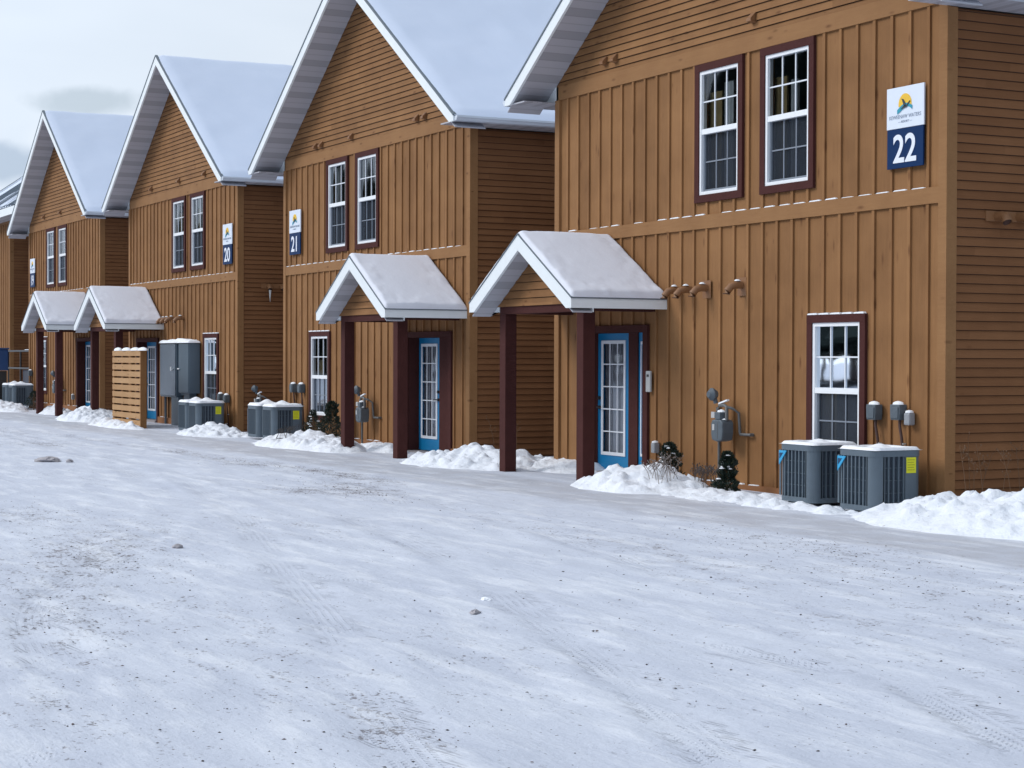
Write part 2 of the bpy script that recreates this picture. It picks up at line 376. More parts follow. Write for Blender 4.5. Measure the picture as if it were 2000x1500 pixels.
TR = [[(22, -9.2), (18.4, -7.75), (15, -6.6), (9.8, -5.3), (3, -4.3), (-6, -4.0), (-20, -4.2)],
      [(21, -10.2), (17.6, -9.0), (14.3, -8.0), (9.2, -6.7), (2, -5.8), (-8, -5.4), (-22, -5.4)],
      [(17.6, -12.4), (16.5, -11.6), (12.87, -11.0), (10.05, -9.8), (6, -8.0), (0, -6.6), (-8, -5.6), (-20, -5.2)],
      [(20, -11.0), (17.3, -10.36), (14.6, -9.5), (10, -8.3), (5, -7.0), (-2, -5.6)],
      [(4, -13.5), (7, -11.4), (9.5, -9.7), (13, -8.2), (17, -7.6)]]
tm = np.zeros(GX.shape); ts = np.zeros(GX.shape); tl = np.zeros(GX.shape); rut = np.zeros(GX.shape)
for i, pth in enumerate(TR):
    D, SS, SG = polyd(smooth_path(pth, 8))
    wob = (fbm(GX*.5+i*9, GY*.5, 40+i, 3)); vis = np.clip((wob-.44)*7, 0, 1)
    mk = np.clip((.17-D)/.05, 0, 1)*vis
    k = mk > tm; tm[k] = mk[k]; ts[k] = SS[k]; tl[k] = SG[k]
    rut += -.010*np.clip(1-(D/.2)**2, 0, 1)*np.clip(vis+.3, 0, 1)+.008*np.exp(-((D-.27)/.07)**2)*(.4+.6*fbm(GX*3, GY*3, 60, 2))
# streaks lying along the sweep of the plough
A = R(-14); U = GX*math.cos(A)+GY*math.sin(A); V = -GX*math.sin(A)+GY*math.cos(A)
st = fbm(U*.5, V*3.2, 5, 5)
big = fbm(GX*.35, GY*.6, 21, 4)
lot = np.clip((-2.5-GY+.5*(fbm(GX*.8, GY*.8, 3, 3)-.5))/.5, 0, 1)
crust = np.clip((fbm(GX*1.3, GY*2.2, 31, 5)-.52)*6, 0, 1)
Hh = (.022*(fbm(GX*.6, GY*.6, 1, 3)-.5)+.016*(st-.5)*lot+.012*crust*lot+.010*(fbm(GX*6, GY*6, 8, 3)-.5)*(.25+.75*lot)+rut*lot)
GZ = -.045+Hh*near
def blob(cx, cy, sx, sy, ang=0):
    a = R(ang); p = (GX-cx)*math.cos(a)+(GY-cy)*math.sin(a); q = -(GX-cx)*math.sin(a)+(GY-cy)*math.cos(a)
    return np.exp(-(p/sx)**2-(q/sy)**2)
dirt = sum(k*blob(*b) for k, b in [(1.0, (-11, -5.6, 1.6, .9)), (1.0, (-7.2, -3.9, 2.6, .35)), (1.0, (-3.3, -4.0, 1.6, .6)), (1, (-.5, -3.7, 2.2, .35)), (1.1, (3, -4.5, 2.0, .45, -12)),
                                   (1.1, (3, -5.3, 1.2, .6)), (.7, (1.2, -3.6, 2, .3)), (.75, (5.2, -9.4, 1.7, .7)), (.75, (9.8, -9.9, 2.2, .7, -22)), (.7, (13.2, -10.9, 2.0, .5, -14)), (.65, (16.5, -11.7, 1.0, .3)),
                                   (.62, (11.5, -3.6, 2.6, .7)), (.55, (14, -4.6, 2.4, .9)), (.5, (12.5, -5.6, 3, .4, -16)), (.5, (15.7, -9.2, 2, .5, -14)), (.62, (17.2, -10.35, 1.0, .25, -8)), (.45, (8, -7.2, 2.5, .6)), (.45, (-2, -7.5, 3, .5)), (.6, (-16, -5, 4, .8)), (.55, (8, -9.2, 2.6, .9, -25)), (.5, (14.5, -10.2, 3.0, .6, -12)), (.5, (9, -5.0, 3, .5)), (.55, (-22, -4.6, 5, .6)), (.8, (-13, -4.1, 3, .3)), (.45, (16.5, -6, 1.5, 1.5))])
walk = np.clip(1-np.abs(GY+2.35-.25*(fbm(GX*.35, GY*0, 14, 2)-.5))/.95, 0, 1)
walk = np.clip(walk*3.0, 0, 1)
def ground_mat():
    m = bpy.data.materials.new('driven_snow'); m.use_nodes = True; t = m.node_tree; b = t.nodes['Principled BSDF']
    g = N(t, 'ShaderNodeNewGeometry')
    def att(n): a = N(t, 'ShaderNodeAttribute'); a.attribute_name = n; return a.outputs['Fac']
    def noise(sc, dt=5, ro=.55, vec=None):
        n = N(t, 'ShaderNodeTexNoise'); n.inputs['Scale'].default_value = sc; n.inputs['Detail'].default_value = dt; n.inputs['Roughness'].default_value = ro
        L(t, vec or g.outputs['Position'], n.inputs[0]); return n.outputs[0]
    def rng_(v, a, c_, lo=0, hi=1):
        n = N(t, 'ShaderNodeMapRange'); L(t, v, n.inputs[0]); n.inputs['From Min'].default_value = a; n.inputs['From Max'].default_value = c_
        n.inputs['To Min'].default_value = lo; n.inputs['To Max'].default_value = hi; return n.outputs[0]
    mpn = N(t, 'ShaderNodeMapping'); mpn.inputs['Rotation'].default_value = (0, 0, R(14)); mpn.inputs['Scale'].default_value = (.35, 1.6, 1); L(t, g.outputs['Position'], mpn.inputs[0])
    stv = noise(1.5, 6, .6, mpn.outputs[0])
    c_ = mixc(t, rng_(stv, .32, .72), (.525, .565, .67), (.67, .71, .80))
    c_ = mixc(t, rng_(noise(.45, 6, .6), .42, .60, 0, .6), c_, (.55, .59, .69))
    wk = math_(t, 'MULTIPLY', att('walk'), rng_(noise(2.2, 5), .3, .6, .3, .9))
    c_ = mixc(t, wk, c_, (.48, .50, .56))
    # exposed gravel and grit
    dt = att('dirt'); fine = noise(17, 3, .6); med = noise(4.5, 4, .6)
    mp3 = N(t, 'ShaderNodeMapping'); mp3.inputs['Scale'].default_value = (.85, 1.15, 1); L(t, g.outputs['Position'], mp3.inputs[0])
    strk = noise(25, 4, .66, mp3.outputs[0]); broad = noise(3.4, 5, .65, mp3.outputs[0])
    dm = rng_(math_(t, 'ADD', math_(t, 'MULTIPLY', math_(t, 'POWER', dt, .8), .105), math_(t, 'ADD', math_(t, 'MULTIPLY', strk, .62), math_(t, 'MULTIPLY', broad, .38))), .628, .672, 0, .85)
    soft = rng_(math_(t, 'ADD', math_(t, 'MULTIPLY', dt, .26), math_(t, 'MULTIPLY', math_(t, 'ADD', med, broad), .5)), .64, .95, 0, .2)
    c_ = mixc(t, soft, c_, (.36, .345, .37))
    gcol = mixc(t, noise(9, 2), (.10, .095, .11), (.25, .225, .24))
    c_ = mixc(t, dm, c_, gcol)
    # fine grain of trodden snow
    c_ = mixc(t, rng_(noise(55, 4, .7), .42, .68, 0, .14), c_, (.30, .32, .37))
    c_ = mixc(t, math_(t, 'MULTIPLY', rng_(noise(2.0, 8, .7, mpn.outputs[0]), .5, .64), .6), c_, (.77, .80, .865))
    sp = noise(30, 2, .5); pt = noise(.9, 3)
    spk = math_(t, 'MULTIPLY', rng_(sp, .70, .735), rng_(pt, .42, .6, .15, 1))
    c_ = mixc(t, math_(t, 'MULTIPLY', spk, .8), c_, (.12, .11, .12))
    # tyre treads pressed into the surface
    tmv = att('tmask'); sv = att('tpos'); lv = att('tlat')
    ph = math_(t, 'ADD', math_(t, 'MULTIPLY', sv, 120), math_(t, 'MULTIPLY', math_(t, 'ABSOLUTE', lv), 120))
    tread = rng_(math_(t, 'SINE', ph), .1, .6)
    rib = rng_(math_(t, 'COSINE', math_(t, 'MULTIPLY', lv, 120)), -.2, .4)
    tr_ = math_(t, 'MULTIPLY', math_(t, 'MULTIPLY', tread, rib), math_(t, 'MULTIPLY', tmv, rng_(noise(3.2, 3), .42, .6)))
    c_ = mixc(t, math_(t, 'MULTIPLY', tr_, .24), c_, (.22, .22, .26))
    L(t, c_, b.inputs['Base Color'])
    rr = mixc(t, wk, (.8, .8, .8), (.48, .48, .48)); L(t, rr, b.inputs['Roughness']); b.inputs['Specular IOR Level'].default_value = .3
    hgt = math_(t, 'ADD', math_(t, 'MULTIPLY', noise(9, 9, .72), .8), math_(t, 'MULTIPLY', stv, .2))
    hgt = math_(t, 'ADD', hgt, math_(t, 'MULTIPLY', rng_(noise(2.0, 5, .6, mpn.outputs[0]), .44, .64), .3)); hgt = math_(t, 'SUBTRACT', hgt, math_(t, 'MULTIPLY', tr_, .7)); hgt = math_(t, 'SUBTRACT', hgt, math_(t, 'MULTIPLY', dm, .25))
    bp = N(t, 'ShaderNodeBump'); bp.inputs['Strength'].default_value = .6; bp.inputs['Distance'].default_value = .03
    L(t, hgt, bp.inputs['Height']); L(t, bp.outputs[0], b.inputs['Normal'])
    return m
M_ground = ground_mat()
gr = grid_obj('parking_lot', GX, GY, GZ, M_ground, attrs={'dirt': dirt, 'walk': walk, 'tmask': tm, 'tpos': ts, 'tlat': tl})
tag(gr, 'snow packed parking lot with tyre tracks and bare gravel patches', 'parking lot', kind='structure')

# ------------------------------------------------------------------ houses
W, P, DEP = 9.1, 12.192, 12.0
XC = W/2; RZ = 9.17; SL = .668; HS = 5.15; EZ = RZ-SL*HS        # ridge height, slope, half span to eave, eave height
YF = -.61
def rz_(x): return RZ-SL*abs(x-XC)
def lap_rows(mb, z0, z1, ext, put, e=.1055, off=.05):
    k = math.floor((z0-off)/e)
    while off+k*e < z1:
        a = max(z0, off+k*e); b = min(z1, off+(k+1)*e)
        if b-a > .01:
            l0, h0 = ext(a); l1, h1 = ext(b)
            if h0-l0 > .02:
                put(mb, l0, h0, a, l1, h1, b)
        k += 1
def put_front(y):
    def f(mb, l0, h0, a, l1, h1, b):
        g_ = .008; t_ = 1-g_/max(.02, b-a); lm, hm = l0+(l1-l0)*t_, h0+(h1-h0)*t_
        mb.face([(l0, y-.026, a), (h0, y-.026, a), (hm, y-.006, b-g_), (lm, y-.006, b-g_)])
        mb.face([(l0, y+.004, a), (h0, y+.004, a), (h0, y-.026, a), (l0, y-.026, a)], 1)
        mb.face([(lm, y+.003, b-g_), (hm, y+.003, b-g_), (h1, y+.003, b), (l1, y+.003, b)], 1)
        mb.face([(lm, y-.006, b-g_), (hm, y-.006, b-g_), (hm, y+.003, b-g_), (lm, y+.003, b-g_)], 1)
    return f
def put_side(x, s):
    def f(mb, l0, h0, a, l1, h1, b):
        g_ = .008
        mb.face([(x+.026*s, l0, a), (x+.026*s, h0, a), (x+.006*s, h1, b-g_), (x+.006*s, l1, b-g_)])
        mb.face([(x-.003*s, l0, a), (x-.003*s, h0, a), (x+.026*s, h0, a), (x+.026*s, l0, a)], 1)
        mb.face([(x+.0005*s, l0, b-g_), (x+.0005*s, h0, b-g_), (x+.0005*s, h1, b), (x+.0005*s, l1, b)], 1)
    return f
def snow_sheet(name, x0, x1, y0, y1, zf, thick, mt, parent, nx, ny, edge=.12, seed=0, backfree=False, amp=.02):
    """rounded blanket of snow lying on a roof described by zf(x)"""
    xs = np.linspace(x0, x1, nx); ys = np.linspace(y0, y1, ny)
    X, Y = np.meshgrid(xs, ys)
    dx = np.minimum(X-x0, x1-X); dy = Y-y0 if backfree else np.minimum(Y-y0, y1-Y)
    dd = np.minimum(dx, dy)
    t_ = np.clip(dd/edge, 0, 1); prof = np.sqrt(1-(1-t_)**2)
    zz = np.vectorize(zf)(X)
    # soften the ridge crease
    n = amp*(fbm(X*1.1+seed, Y*1.1, seed, 4)-.5)*2
    ej = .7+.6*fbm(X*5+seed, Y*5, seed+3, 3)
    Z = zz-.012+(thick*(ej+(1-ej)*np.clip(dd/.5, 0, 1))+n)*prof
    if backfree: pass
    return grid_obj(name, X, Y, Z, mt, parent)
def window(house, mx, x0, x1, z0, z1, zm, tr=.105, trt=.1, trb=.1, curtain=None, snowtop=False):
    """double-hung window: frame at x0..x1, z0..z1, meeting rail zm"""
    a, b = sorted((mx(x0), mx(x1)))
    f = MB(); fw = .045
    f.box(a, b, -.028, .06, z1-fw, z1); f.box(a, b, -.028, .06, z0, z0+fw)
    f.box(a, a+fw, -.0275, .06, z0+fw, z1-fw); f.box(b-fw, b, -.0275, .06, z0+fw, z1-fw)
    f.box(a+fw, b-fw, -.022, .05, zm-.035, zm+.035)
    # lower sash stiles, set back
    f.box(a+fw, a+fw+.03, .012, .05, z0+fw, zm-.035, 1); f.box(b-fw-.03, b-fw, .012, .05, z0+fw, zm-.035, 1); f.box(a+fw+.03, b-fw-.03, .012, .05, z0+fw, z0+fw+.03, 1)
    w = obj('window', f, [M_vinyl, M_scrgr], house)
    t = MB()
    t.box(a-tr, b+tr, -.045, 0, z1, z1+trt); t.box(a-tr, b+tr, -.045, 0, z0-trb, z0)
    t.box(a-tr, a, -.043, 0, z0, z1); t.box(b, b+tr, -.043, 0, z0, z1)
    # reveal behind trim
    obj('trim', t, M_maroon, w)
    for (q0, q1, yy, mm, nm) in ((zm+.035, z1-fw, .0, M_grille, 'upper_grille'), (z0+fw+.03, zm-.035, .022, M_scrgr, 'lower_grille')):
        g = MB(); xa = a+fw+(.03 if yy else 0); xb = b-fw-(.03 if yy else 0)
        for i in (1, 2): x = xa+(xb-xa)*i/3; g.box(x-.009, x+.009, yy, yy+.012, q0, q1)
        z = (q0+q1)/2; g.box(xa, xb, yy+.001, yy+.011, z-.009, z+.009)
        obj(nm, g, mm, w)
        p = MB(); p.face([(xa, yy+.014, q0), (xb, yy+.014, q0), (xb, yy+.014, q1), (xa, yy+.014, q1)])
        obj('pane', p, M_glass if yy == 0 else M_screen, w)
    if curtain:
        for (c0, c1, top, mt_) in curtain:
            cb = MB(); n = 24; xa = a+(b-a)*c0; xb = a+(b-a)*c1; bb = len(cb.v)
            for i in range(n+1):
                x = xa+(xb-xa)*i/n; y = .16+.018*math.sin(i*1.5)+.01*math.sin(i*.7)
                cb.v += [(x, y, z0-.1), (x, y, z0+(z1-z0)*top)]
            for i in range(n): k = bb+2*i; cb.f.append((k, k+2, k+3, k+1)); cb.m.append(0)
            obj('curtain', cb, mt_, w, smooth=True)
    if snowtop:
        s = MB(); n = 5; xa, xb = a-tr, b+tr
        for i in range(n):
            p0 = xa+(xb-xa)*(i+.06)/n; p1 = xa+(xb-xa)*(i+.94)/n
            s.prism([(p0, z1+trt), (p1, z1+trt), (p1-.02, z1+trt+.022), (p0+.02, z1+trt+.018)], 'y', -.047, -.004)
        obj('snow', s, M_cap, w)
        s = MB(); s.prism([(a, z0+fw), (b-.03, z0+fw), (b-.06, z0+fw+.03), (a+.02, z0+fw+.02)], 'y', -.03, .01)
        obj('snow', s, M_cap, w)
    return w
def hood(mb, x, z, d_=.075):
    """small tan gable vent cap"""
    mb.box(x-.05, x+.05, -.035, 0, z-.06, z+.06)
    mb.prism([(-.03, z+.07), (-.03-d_, z-.01), (-.03-d_, z-.045), (-.03, z-.055)], 'x', x-.05, x+.05)
def elbow(mb, x, z, rad=.05, dirx=-1):
    """pipe elbow leaving the wall and turning down"""
    pts = [(x, .0, z+.02), (x, -.12, z+.02), (x+dirx*.01, -.19, z), (x+dirx*.03, -.235, z-.06), (x+dirx*.035, -.245, z-.10)]
    mb.tube(pts, rad, 12, 0, cap=False)
    mb.tube([pts[-1], (pts[-1][0], pts[-1][1], pts[-1][2]+.01)], rad*.97, 12, 1)
    mb.lathe([(rad*1.5, 0)], (x, 0, z), 4) if False else None
GROUP_H = 'cabins of the row'
houses = {}
def house(unit, mirror, label, dz=0.0, baseR=.10, gwin_x=None, gable_vents=(), side_vent=True, low_vents=(), full=True):
    x0 = -(22-unit)*P
    h = thing('cabin', (x0, 0, dz), label, 'cabin', GROUP_H)
    mx = (lambda x: W-x) if mirror else (lambda x: x)
    # openings (local, unmirrored)
    gw = gwin_x or (6.646, 7.592)
    ops = [(4.065, 5.0, 3.893, 5.57), (5.61, 6.55, 3.893, 5.57), (gw[0], gw[1], .5, 2.118), (.84, 2.62, -.1, 2.054)]
    ops = [(min(mx(a), mx(b)), max(mx(a), mx(b)), c_, e_) for a, b, c_, e_ in ops]
    xs = sorted({.0, W}|{v for o in ops for v in o[:2]}); zs = sorted({-.3, 5.7}|{v for o in ops for v in o[2:]})
    wl = MB()
    for i in range(len(xs)-1):
        for j in range(len(zs)-1):
            cx, cz = (xs[i]+xs[i+1])/2, (zs[j]+zs[j+1])/2
            if any(o[0] < cx < o[1] and o[2] < cz < o[3] for o in ops): continue
            wl.box(xs[i], xs[i+1], 0, .12, zs[j], zs[j+1])
    obj('front_wall', wl, M_board, h)
    # battens
    bt = MB(); trims = []
    for (a, b, c_, e_) in ops:
        if c_ < 0: trims.append((a-.14, b+.14, c_-1, e_+.101))
        else: trims.append((a-.105, b+.105, c_-.1, e_+.1))
    bx = [.04+.325*k for k in range(1, 28)]
    for x in bx:
        xa, xb = x-.05, x
        for (za, zb) in ((baseR if False else .1, 3.436), (3.62, 5.676)):
            if za < 1 and not mirror and x > 3: za = baseR
            segs = [(za, zb)]
            for (a, b, c_, e_) in trims:
                if xb > a+.004 and xa < b-.004:
                    ns = []
                    for (p, q) in segs:
                        if e_ <= p or c_ >= q: ns.append((p, q)); continue
                        if c_ > p: ns.append((p, c_))
                        if e_ < q: ns.append((e_, q))
                    segs = ns
            for (p, q) in segs:
                if q-p > .03: bt.box(xa, xb, -.026, .0, p, q)
    obj('batten_strips', bt, M_batten, h)
    # bands and corner boards, base boards
    for (za, zb, yy) in ((3.436, 3.62, -.036), (5.676, 5.885, -.034)):
        t = MB(); t.box(.105 if za < 4 else .06, W-.105 if za < 4 else W-.06, yy, 0, za, zb); obj('trim_band', t, M_band, h)
    for xa, xb, s in ((-.02, .105, -1), (W-.105, W+.02, 1)):
        t = MB(); t.box(xa-.015*(s < 0), xb+.015*(s > 0), -.04, .0, -.3, 5.676)
        t.box(-.034 if s < 0 else W, 0 if s < 0 else W+.034, .0005, .11, -.3, 5.62)
        obj('corner_board', t, M_band, h)
    bs = MB()
    da, db = sorted((mx(.70), mx(2.754)))
    for (p, q) in ((.105, da), (db, W-.105)):
        top = baseR if (not mirror and p > 1) else .1
        bs.box(p, q, -.045, 0, -.3, top)
    obj('base_board', bs, wood('base_board_wood', (.2, .085, .04), (.3, .14, .06), 'trim'), h)
    # snow on ledges between battens
    sn = MB()
    rs = random.Random(unit)
    bl = [.105]+bx
    for i in range(len(bl)-1):
        p, q = bl[i]+.012, bl[i+1]-.062
        for (lz, yy, prob) in ((3.62, -.036, .93), (.1 if (mirror or p < 3) else baseR, -.045, .6)):
            if lz < 1 and (da-.05 < p < db): continue
            if any(o[2] > lz-.3 and o[0]-.1 < p < o[1]+.1 and lz > o[2]-.12 for o in ops): continue
            if rs.random() > prob: continue
            a = p+rs.random()*.03; b = q-rs.random()*.02; hh = .007+rs.random()*.011
            sn = MB(); sn.prism([(a, lz), (b, lz), (b-.02, lz+hh), (a+.03, lz+hh*.8)], 'y', yy, -.002); obj('ledge_snow', sn, M_cap, h)
    # gable lap siding
    g = MB()
    lap_rows(g, 5.885, RZ-.12, lambda z: (XC-(RZ-.1-z)/SL, XC+(RZ-.1-z)/SL) if (RZ-.1-z)/SL < XC else (0, W), put_front(0))
    obj('gable_siding', g, [M_lap, M_gap], h)
    # side walls, back wall
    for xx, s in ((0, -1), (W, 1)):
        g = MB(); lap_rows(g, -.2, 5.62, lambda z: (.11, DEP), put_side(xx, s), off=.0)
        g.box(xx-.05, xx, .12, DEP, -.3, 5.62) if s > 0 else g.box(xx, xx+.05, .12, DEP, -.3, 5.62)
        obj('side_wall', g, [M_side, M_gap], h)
    g = MB(); g.prism([(0, -.3), (W, -.3), (W, 5.62), (XC, RZ-.15), (0, 5.62)], 'y', DEP-.05, DEP); obj('back_wall', g, M_lap, h)
    # roof
    yb = DEP+.5
    rf = MB()
    xl, xr = XC-HS, XC+HS
    rf.prism([(xl+.02, EZ), (XC, RZ-.012), (xr-.02, EZ), (xr-.02, EZ-.04), (XC, RZ-.07), (xl+.02, EZ-.04)], 'y', YF+.02, yb)
    roof = obj('roof', rf, M_edge, h)
    fb = MB(); T = .215
    for s in (-1, 1):
        xe = XC+s*HS; zi = EZ-.105
        # rake board, plumb-cut and trimmed level at the foot
        pts = [(XC, RZ-.01), (xe, EZ-.01), (xe, zi), (xe-s*(T-.105)/SL, zi), (XC, RZ-.01-T)]
        fb.prism(pts, 'y', YF-.02, YF+.02)
    obj('rake_board', fb, M_white, roof)
    ed = MB()
    for s in (-1, 1):
        xe = XC+s*(HS+.012)
        ed.prism([(XC, RZ+.022), (xe, RZ+.022-SL*(HS+.012)), (xe, RZ-.008-SL*(HS+.012)), (XC, RZ-.008)], 'y', YF-.032, YF+.035)
    obj('drip_edge', ed, M_edge, roof)
    sf = MB()
    for s in (-1, 1):
        xa = XC; xe = XC+s*(HS-.02)
        sf.prism([(XC, RZ-T), (xe, RZ-T-SL*(HS-.02)), (xe, RZ-T-SL*(HS-.02)+.02), (XC, RZ-T+.02)], 'y', YF+.02, -.018)
    obj('rake_soffit', sf, M_sofr, roof)
    es = MB()
    zi = EZ-.102
    for s in (-1, 1):
        es = MB(); a, b = sorted((XC+s*(HS-.03), XC+s*(XC+.02)))
        es.box(a, b, YF+.021, yb, zi, zi+.02)
        es.prism([(XC+s*(HS-.03), zi+.02), (XC+s*(XC+.02), zi+.02), (XC+s*(XC+.02), zi+.30)], 'y', -.03, -.019, 1)
        obj('eave_soffit', es, [M_sofe, M_white], roof)
    for s in (-1, 1):
        gt = MB(); xe = XC+s*HS
        gt.box(xe-.03, xe, YF+.03, yb, EZ-.104, EZ-.02)
        q = [(xe, EZ-.02), (xe+s*.11, EZ-.012), (xe+s*.115, EZ-.045), (xe+s*.095, EZ-.06), (xe+s*.075, EZ-.098), (xe, EZ-.10)]
        gt.prism(q, 'y', YF+.0, yb)
        obj('gutter', gt, M_gut, roof)
    snow_sheet('snow', xl-.03, xr+.03, YF-.01, yb, lambda x: RZ+.025-SL*math.sqrt((x-XC)**2+.004), .06, M_rsnow, roof, 110, 90, .13, unit, amp=.035)
    # windows
    if mirror:
        cu1 = [(.72, 1.03, .97, M_cloth)]; cu2 = [(-.03, .22, .97, M_cloth)]
    else:
        cu1 = [(-.05, .32, .84, M_tan), (.35, .62, .9, M_cloth)]; cu2 = [(-.05, .26, .84, M_tan), (.8, 1.03, .97, M_cloth), (.32, .5, .8, M_cloth)]
    window(h, mx, 4.065, 5.0, 3.893, 5.57, 4.75, curtain=cu1)
    window(h, mx, 5.61, 6.55, 3.893, 5.57, 4.75, curtain=cu2)
    window(h, mx, gw[0], gw[1], .5, 2.118, 1.285, curtain=[(-.05, .3, .7, M_tan)], snowtop=True)
    # entrance
    en = MB(); a, b = sorted((mx(.84), mx(2.62))); yd = .2
    en.box(a-.13, b+.13, -.045, 0, 2.054, 2.155); en.box(a-.13, a, -.043, .02, -.1, 2.054); en.box(b, b+.13, -.043, .02, -.1, 2.054)
    en.box(a-.04, a+.005, .003, yd+.05, -.1, 2.054); en.box(b-.005, b+.04, .003, yd+.05, -.1, 2.054); en.box(a, b, 0.003, yd+.05, 2.05, 2.09)
    if mirror: d0, d1 = 6.52, 7.44; en.box(7.44, b, yd-.02, yd+.05, -.05, 2.056)
    else: d0, d1 = .93, 1.86; en.box(.84, .93, yd-.01, yd+.05, -.05, 2.056); en.box(1.86, 2.12, yd-.02, yd+.05, -.05, 2.056)
    ent = obj('door_surround', en, M_maroon, h)
    dd = MB(); wz0, wz1 = .235, 1.92; wx0, wx1 = d0+.135, d1-.125
    for q in ((d0, wx0, .0, 2.045), (wx1, d1, .0, 2.045), (wx0, wx1, 0, wz0), (wx0, wx1, wz1, 2.045)): dd.box(q[0], q[1], yd, yd+.045, q[2], q[3])
    dr = obj('door', dd, M_blue, h)
    fr = MB()
    fr.box(wx0-.02, wx1+.02, yd-.014, yd, wz1-.03, wz1+.02); fr.box(wx0-.02, wx1+.02, yd-.014, yd, wz0-.02, wz0+.03)
    fr.box(wx0-.02, wx0+.03, yd-.014, yd, wz0+.03, wz1-.03); fr.box(wx1-.03, wx1+.02, yd-.014, yd, wz0+.03, wz1-.03)
    for i in (1, 2): x = wx0+(wx1-wx0)*i/3; fr.box(x-.009, x+.009, yd-.008, yd+.004, wz0+.03, wz1-.03)
    for i in (1, 2, 3, 4): z = wz0+(wz1-wz0)*i/5; fr.box(wx0+.03, wx1-.03, yd-.009, yd+.003, z-.009, z+.009)
    obj('door_grille', fr, M_grille, dr)
    pn = MB(); pn.face([(wx0, yd+.02, wz0), (wx1, yd+.02, wz0), (wx1, yd+.02, wz1), (wx0, yd+.02, wz1)]); obj('pane', pn, M_dglass, dr)
    if True:
        cb = MB(); n = 30; bb = 0
        for i in range(n+1):
            x = wx0+(wx1-wx0)*i/n; y = yd+.07+.01*math.sin(i*1.9); cb.v += [(x, y, wz0), (x, y, wz1)]
        for i in range(n): k = 2*i; cb.f.append((k, k+2, k+3, k+1)); cb.m.append(0)
        obj('curtain', cb, mat('sheer_curtain', (.42, .42, .45), .9, var=.45, vs=5), dr, smooth=True)
    hd = MB(); hx = d0+.06 if not mirror else d1-.06; sg = 1 if not mirror else -1
    hl = MB(); hl.tube([(hx, yd-.03, 1.07), (hx, yd, 1.07)], .028, 12); obj('deadbolt', hl, M_black, dr); hd.tube([(hx, yd-.02, .93), (hx, yd, .93)], .028, 12)
    hd.tube([(hx, yd-.06, .93), (hx, yd-.02, .93)], .011, 8); hd.tube([(hx, yd-.06, .93), (hx+sg*.11, yd-.06, .925)], .011, 8)
    
    obj('handle', hd, M_black, dr)
    if not mirror:
        sd = MB(); sd.box(2.12, 2.62, yd, yd+.04, -.02, 2.05); sp_ = obj('sidelight', sd, M_blue, h)
        s2 = MB(); s2.box(2.19, 2.215, yd-.014, yd, .24, 1.92); s2.box(2.55, 2.575, yd-.014, yd, .24, 1.92); s2.box(2.215, 2.55, yd-.014, yd, .24, .28); s2.box(2.215, 2.55, yd-.014, yd, 1.88, 1.92)
        obj('sidelight_frame', s2, M_grille, sp_)
        s2 = MB(); s2.box(.842, .856, .10, .135, .03, 1.92); obj('weather_strip', s2, M_grille, ent)
    th = MB(); th.box(a, b, -.08, .3, -.2, -.012); obj('door_sill', th, M_conc, h)
    if True:
        # porch: roof > rake boards, soffit, gable, snow
        pc = 1.66; hs = 1.59; pr = 3.45; psl = .60; pe = pr-psl*hs; yf = -1.545
        L0 = mx(pc)
        pf = MB(); pf.prism([(L0-hs+.02, pe), (L0, pr-.01), (L0+hs-.02, pe), (L0+hs-.02, pe-.05), (L0, pr-.07), (L0-hs+.02, pe-.05)], 'y', yf+.02, -.002)
        po = obj('porch_roof', pf, M_edge, h)
        rb = MB(); T2 = .225; zb = pe-.135
        for s in (-1, 1):
            xe = L0+s*hs
            rb.prism([(L0, pr), (xe, pe), (xe, zb), (xe-s*(T2-.135)/psl, zb), (L0, pr-T2)], 'y', yf-.02, yf+.02)
            rb.prism([(xe, pe), (xe, zb), (xe-s*.03, zb), (xe-s*.03, pe)], 'y', yf+.02, -.024)
        obj('porch_fascia', rb, M_white, po)
        ed = MB()
        for s in (-1, 1):
            xe = L0+s*(hs+.012)
            ed.prism([(L0, pr+.018), (xe, pe+.012), (xe, pe-.004), (L0, pr-.0)], 'y', yf-.03, -.0235)
        obj('porch_drip_edge', ed, M_edge, po)
        sf = MB()
        for s in (-1, 1):
            xe = L0+s*(hs-.03)
            sf.prism([(L0, pr-T2+.01), (xe, pr-T2+.01-psl*(hs-.03)), (xe, pr-T2+.03-psl*(hs-.03)), (L0, pr-T2+.03)], 'y', yf+.02, -1.216)
            a_, b_ = sorted((L0+s*1.28, xe)); rz0 = .06*(s > 0); sf.box(a_, b_, -1.19, -.024, zb+.022+rz0, zb+.04+rz0)
            sf.prism([(xe, zb+.07*(s > 0)), (L0+s*1.28, zb+.07*(s > 0)), (L0+s*1.28, pr-T2-psl*1.28+.02), (xe, pr-T2-psl*(hs-.03)+.02)], 'y', -1.21, -1.19, 1)
        obj('porch_soffit', sf, [M_sofr, M_white], po)
        gs = MB(); lap_rows(gs, 2.44, pr-T2, lambda z: (L0-min(1.36, (pr-T2+.03-z)/psl), L0+min(1.36, (pr-T2+.03-z)/psl)), put_front(-1.2), e=.117, off=2.44)
        gs.box(L0-1.3, L0+1.3, -1.18, -.03, 2.44, 2.452)
        obj('porch_gable', gs, [M_lap, M_gap], po)
        bm_ = MB(); bm_.box(L0-1.28, L0+1.28, -1.2, -1.02, 2.33, 2.438)
        bm_.box(L0-1.28, L0-1.10, -1.02, -.03, 2.335, 2.438); bm_.box(L0+1.10, L0+1.28, -1.02, -.03, 2.335, 2.438)
        obj('porch_beam', bm_, M_maroon, h)
        for s in (-1, 1):
            pp = MB(); a_, b_ = sorted((L0+s*1.285, L0+s*1.095)); pp.box(a_, b_, -1.2, -1.01, -.12, 2.329)
            obj('porch_post', pp, M_maroon, h, bevel=.006)
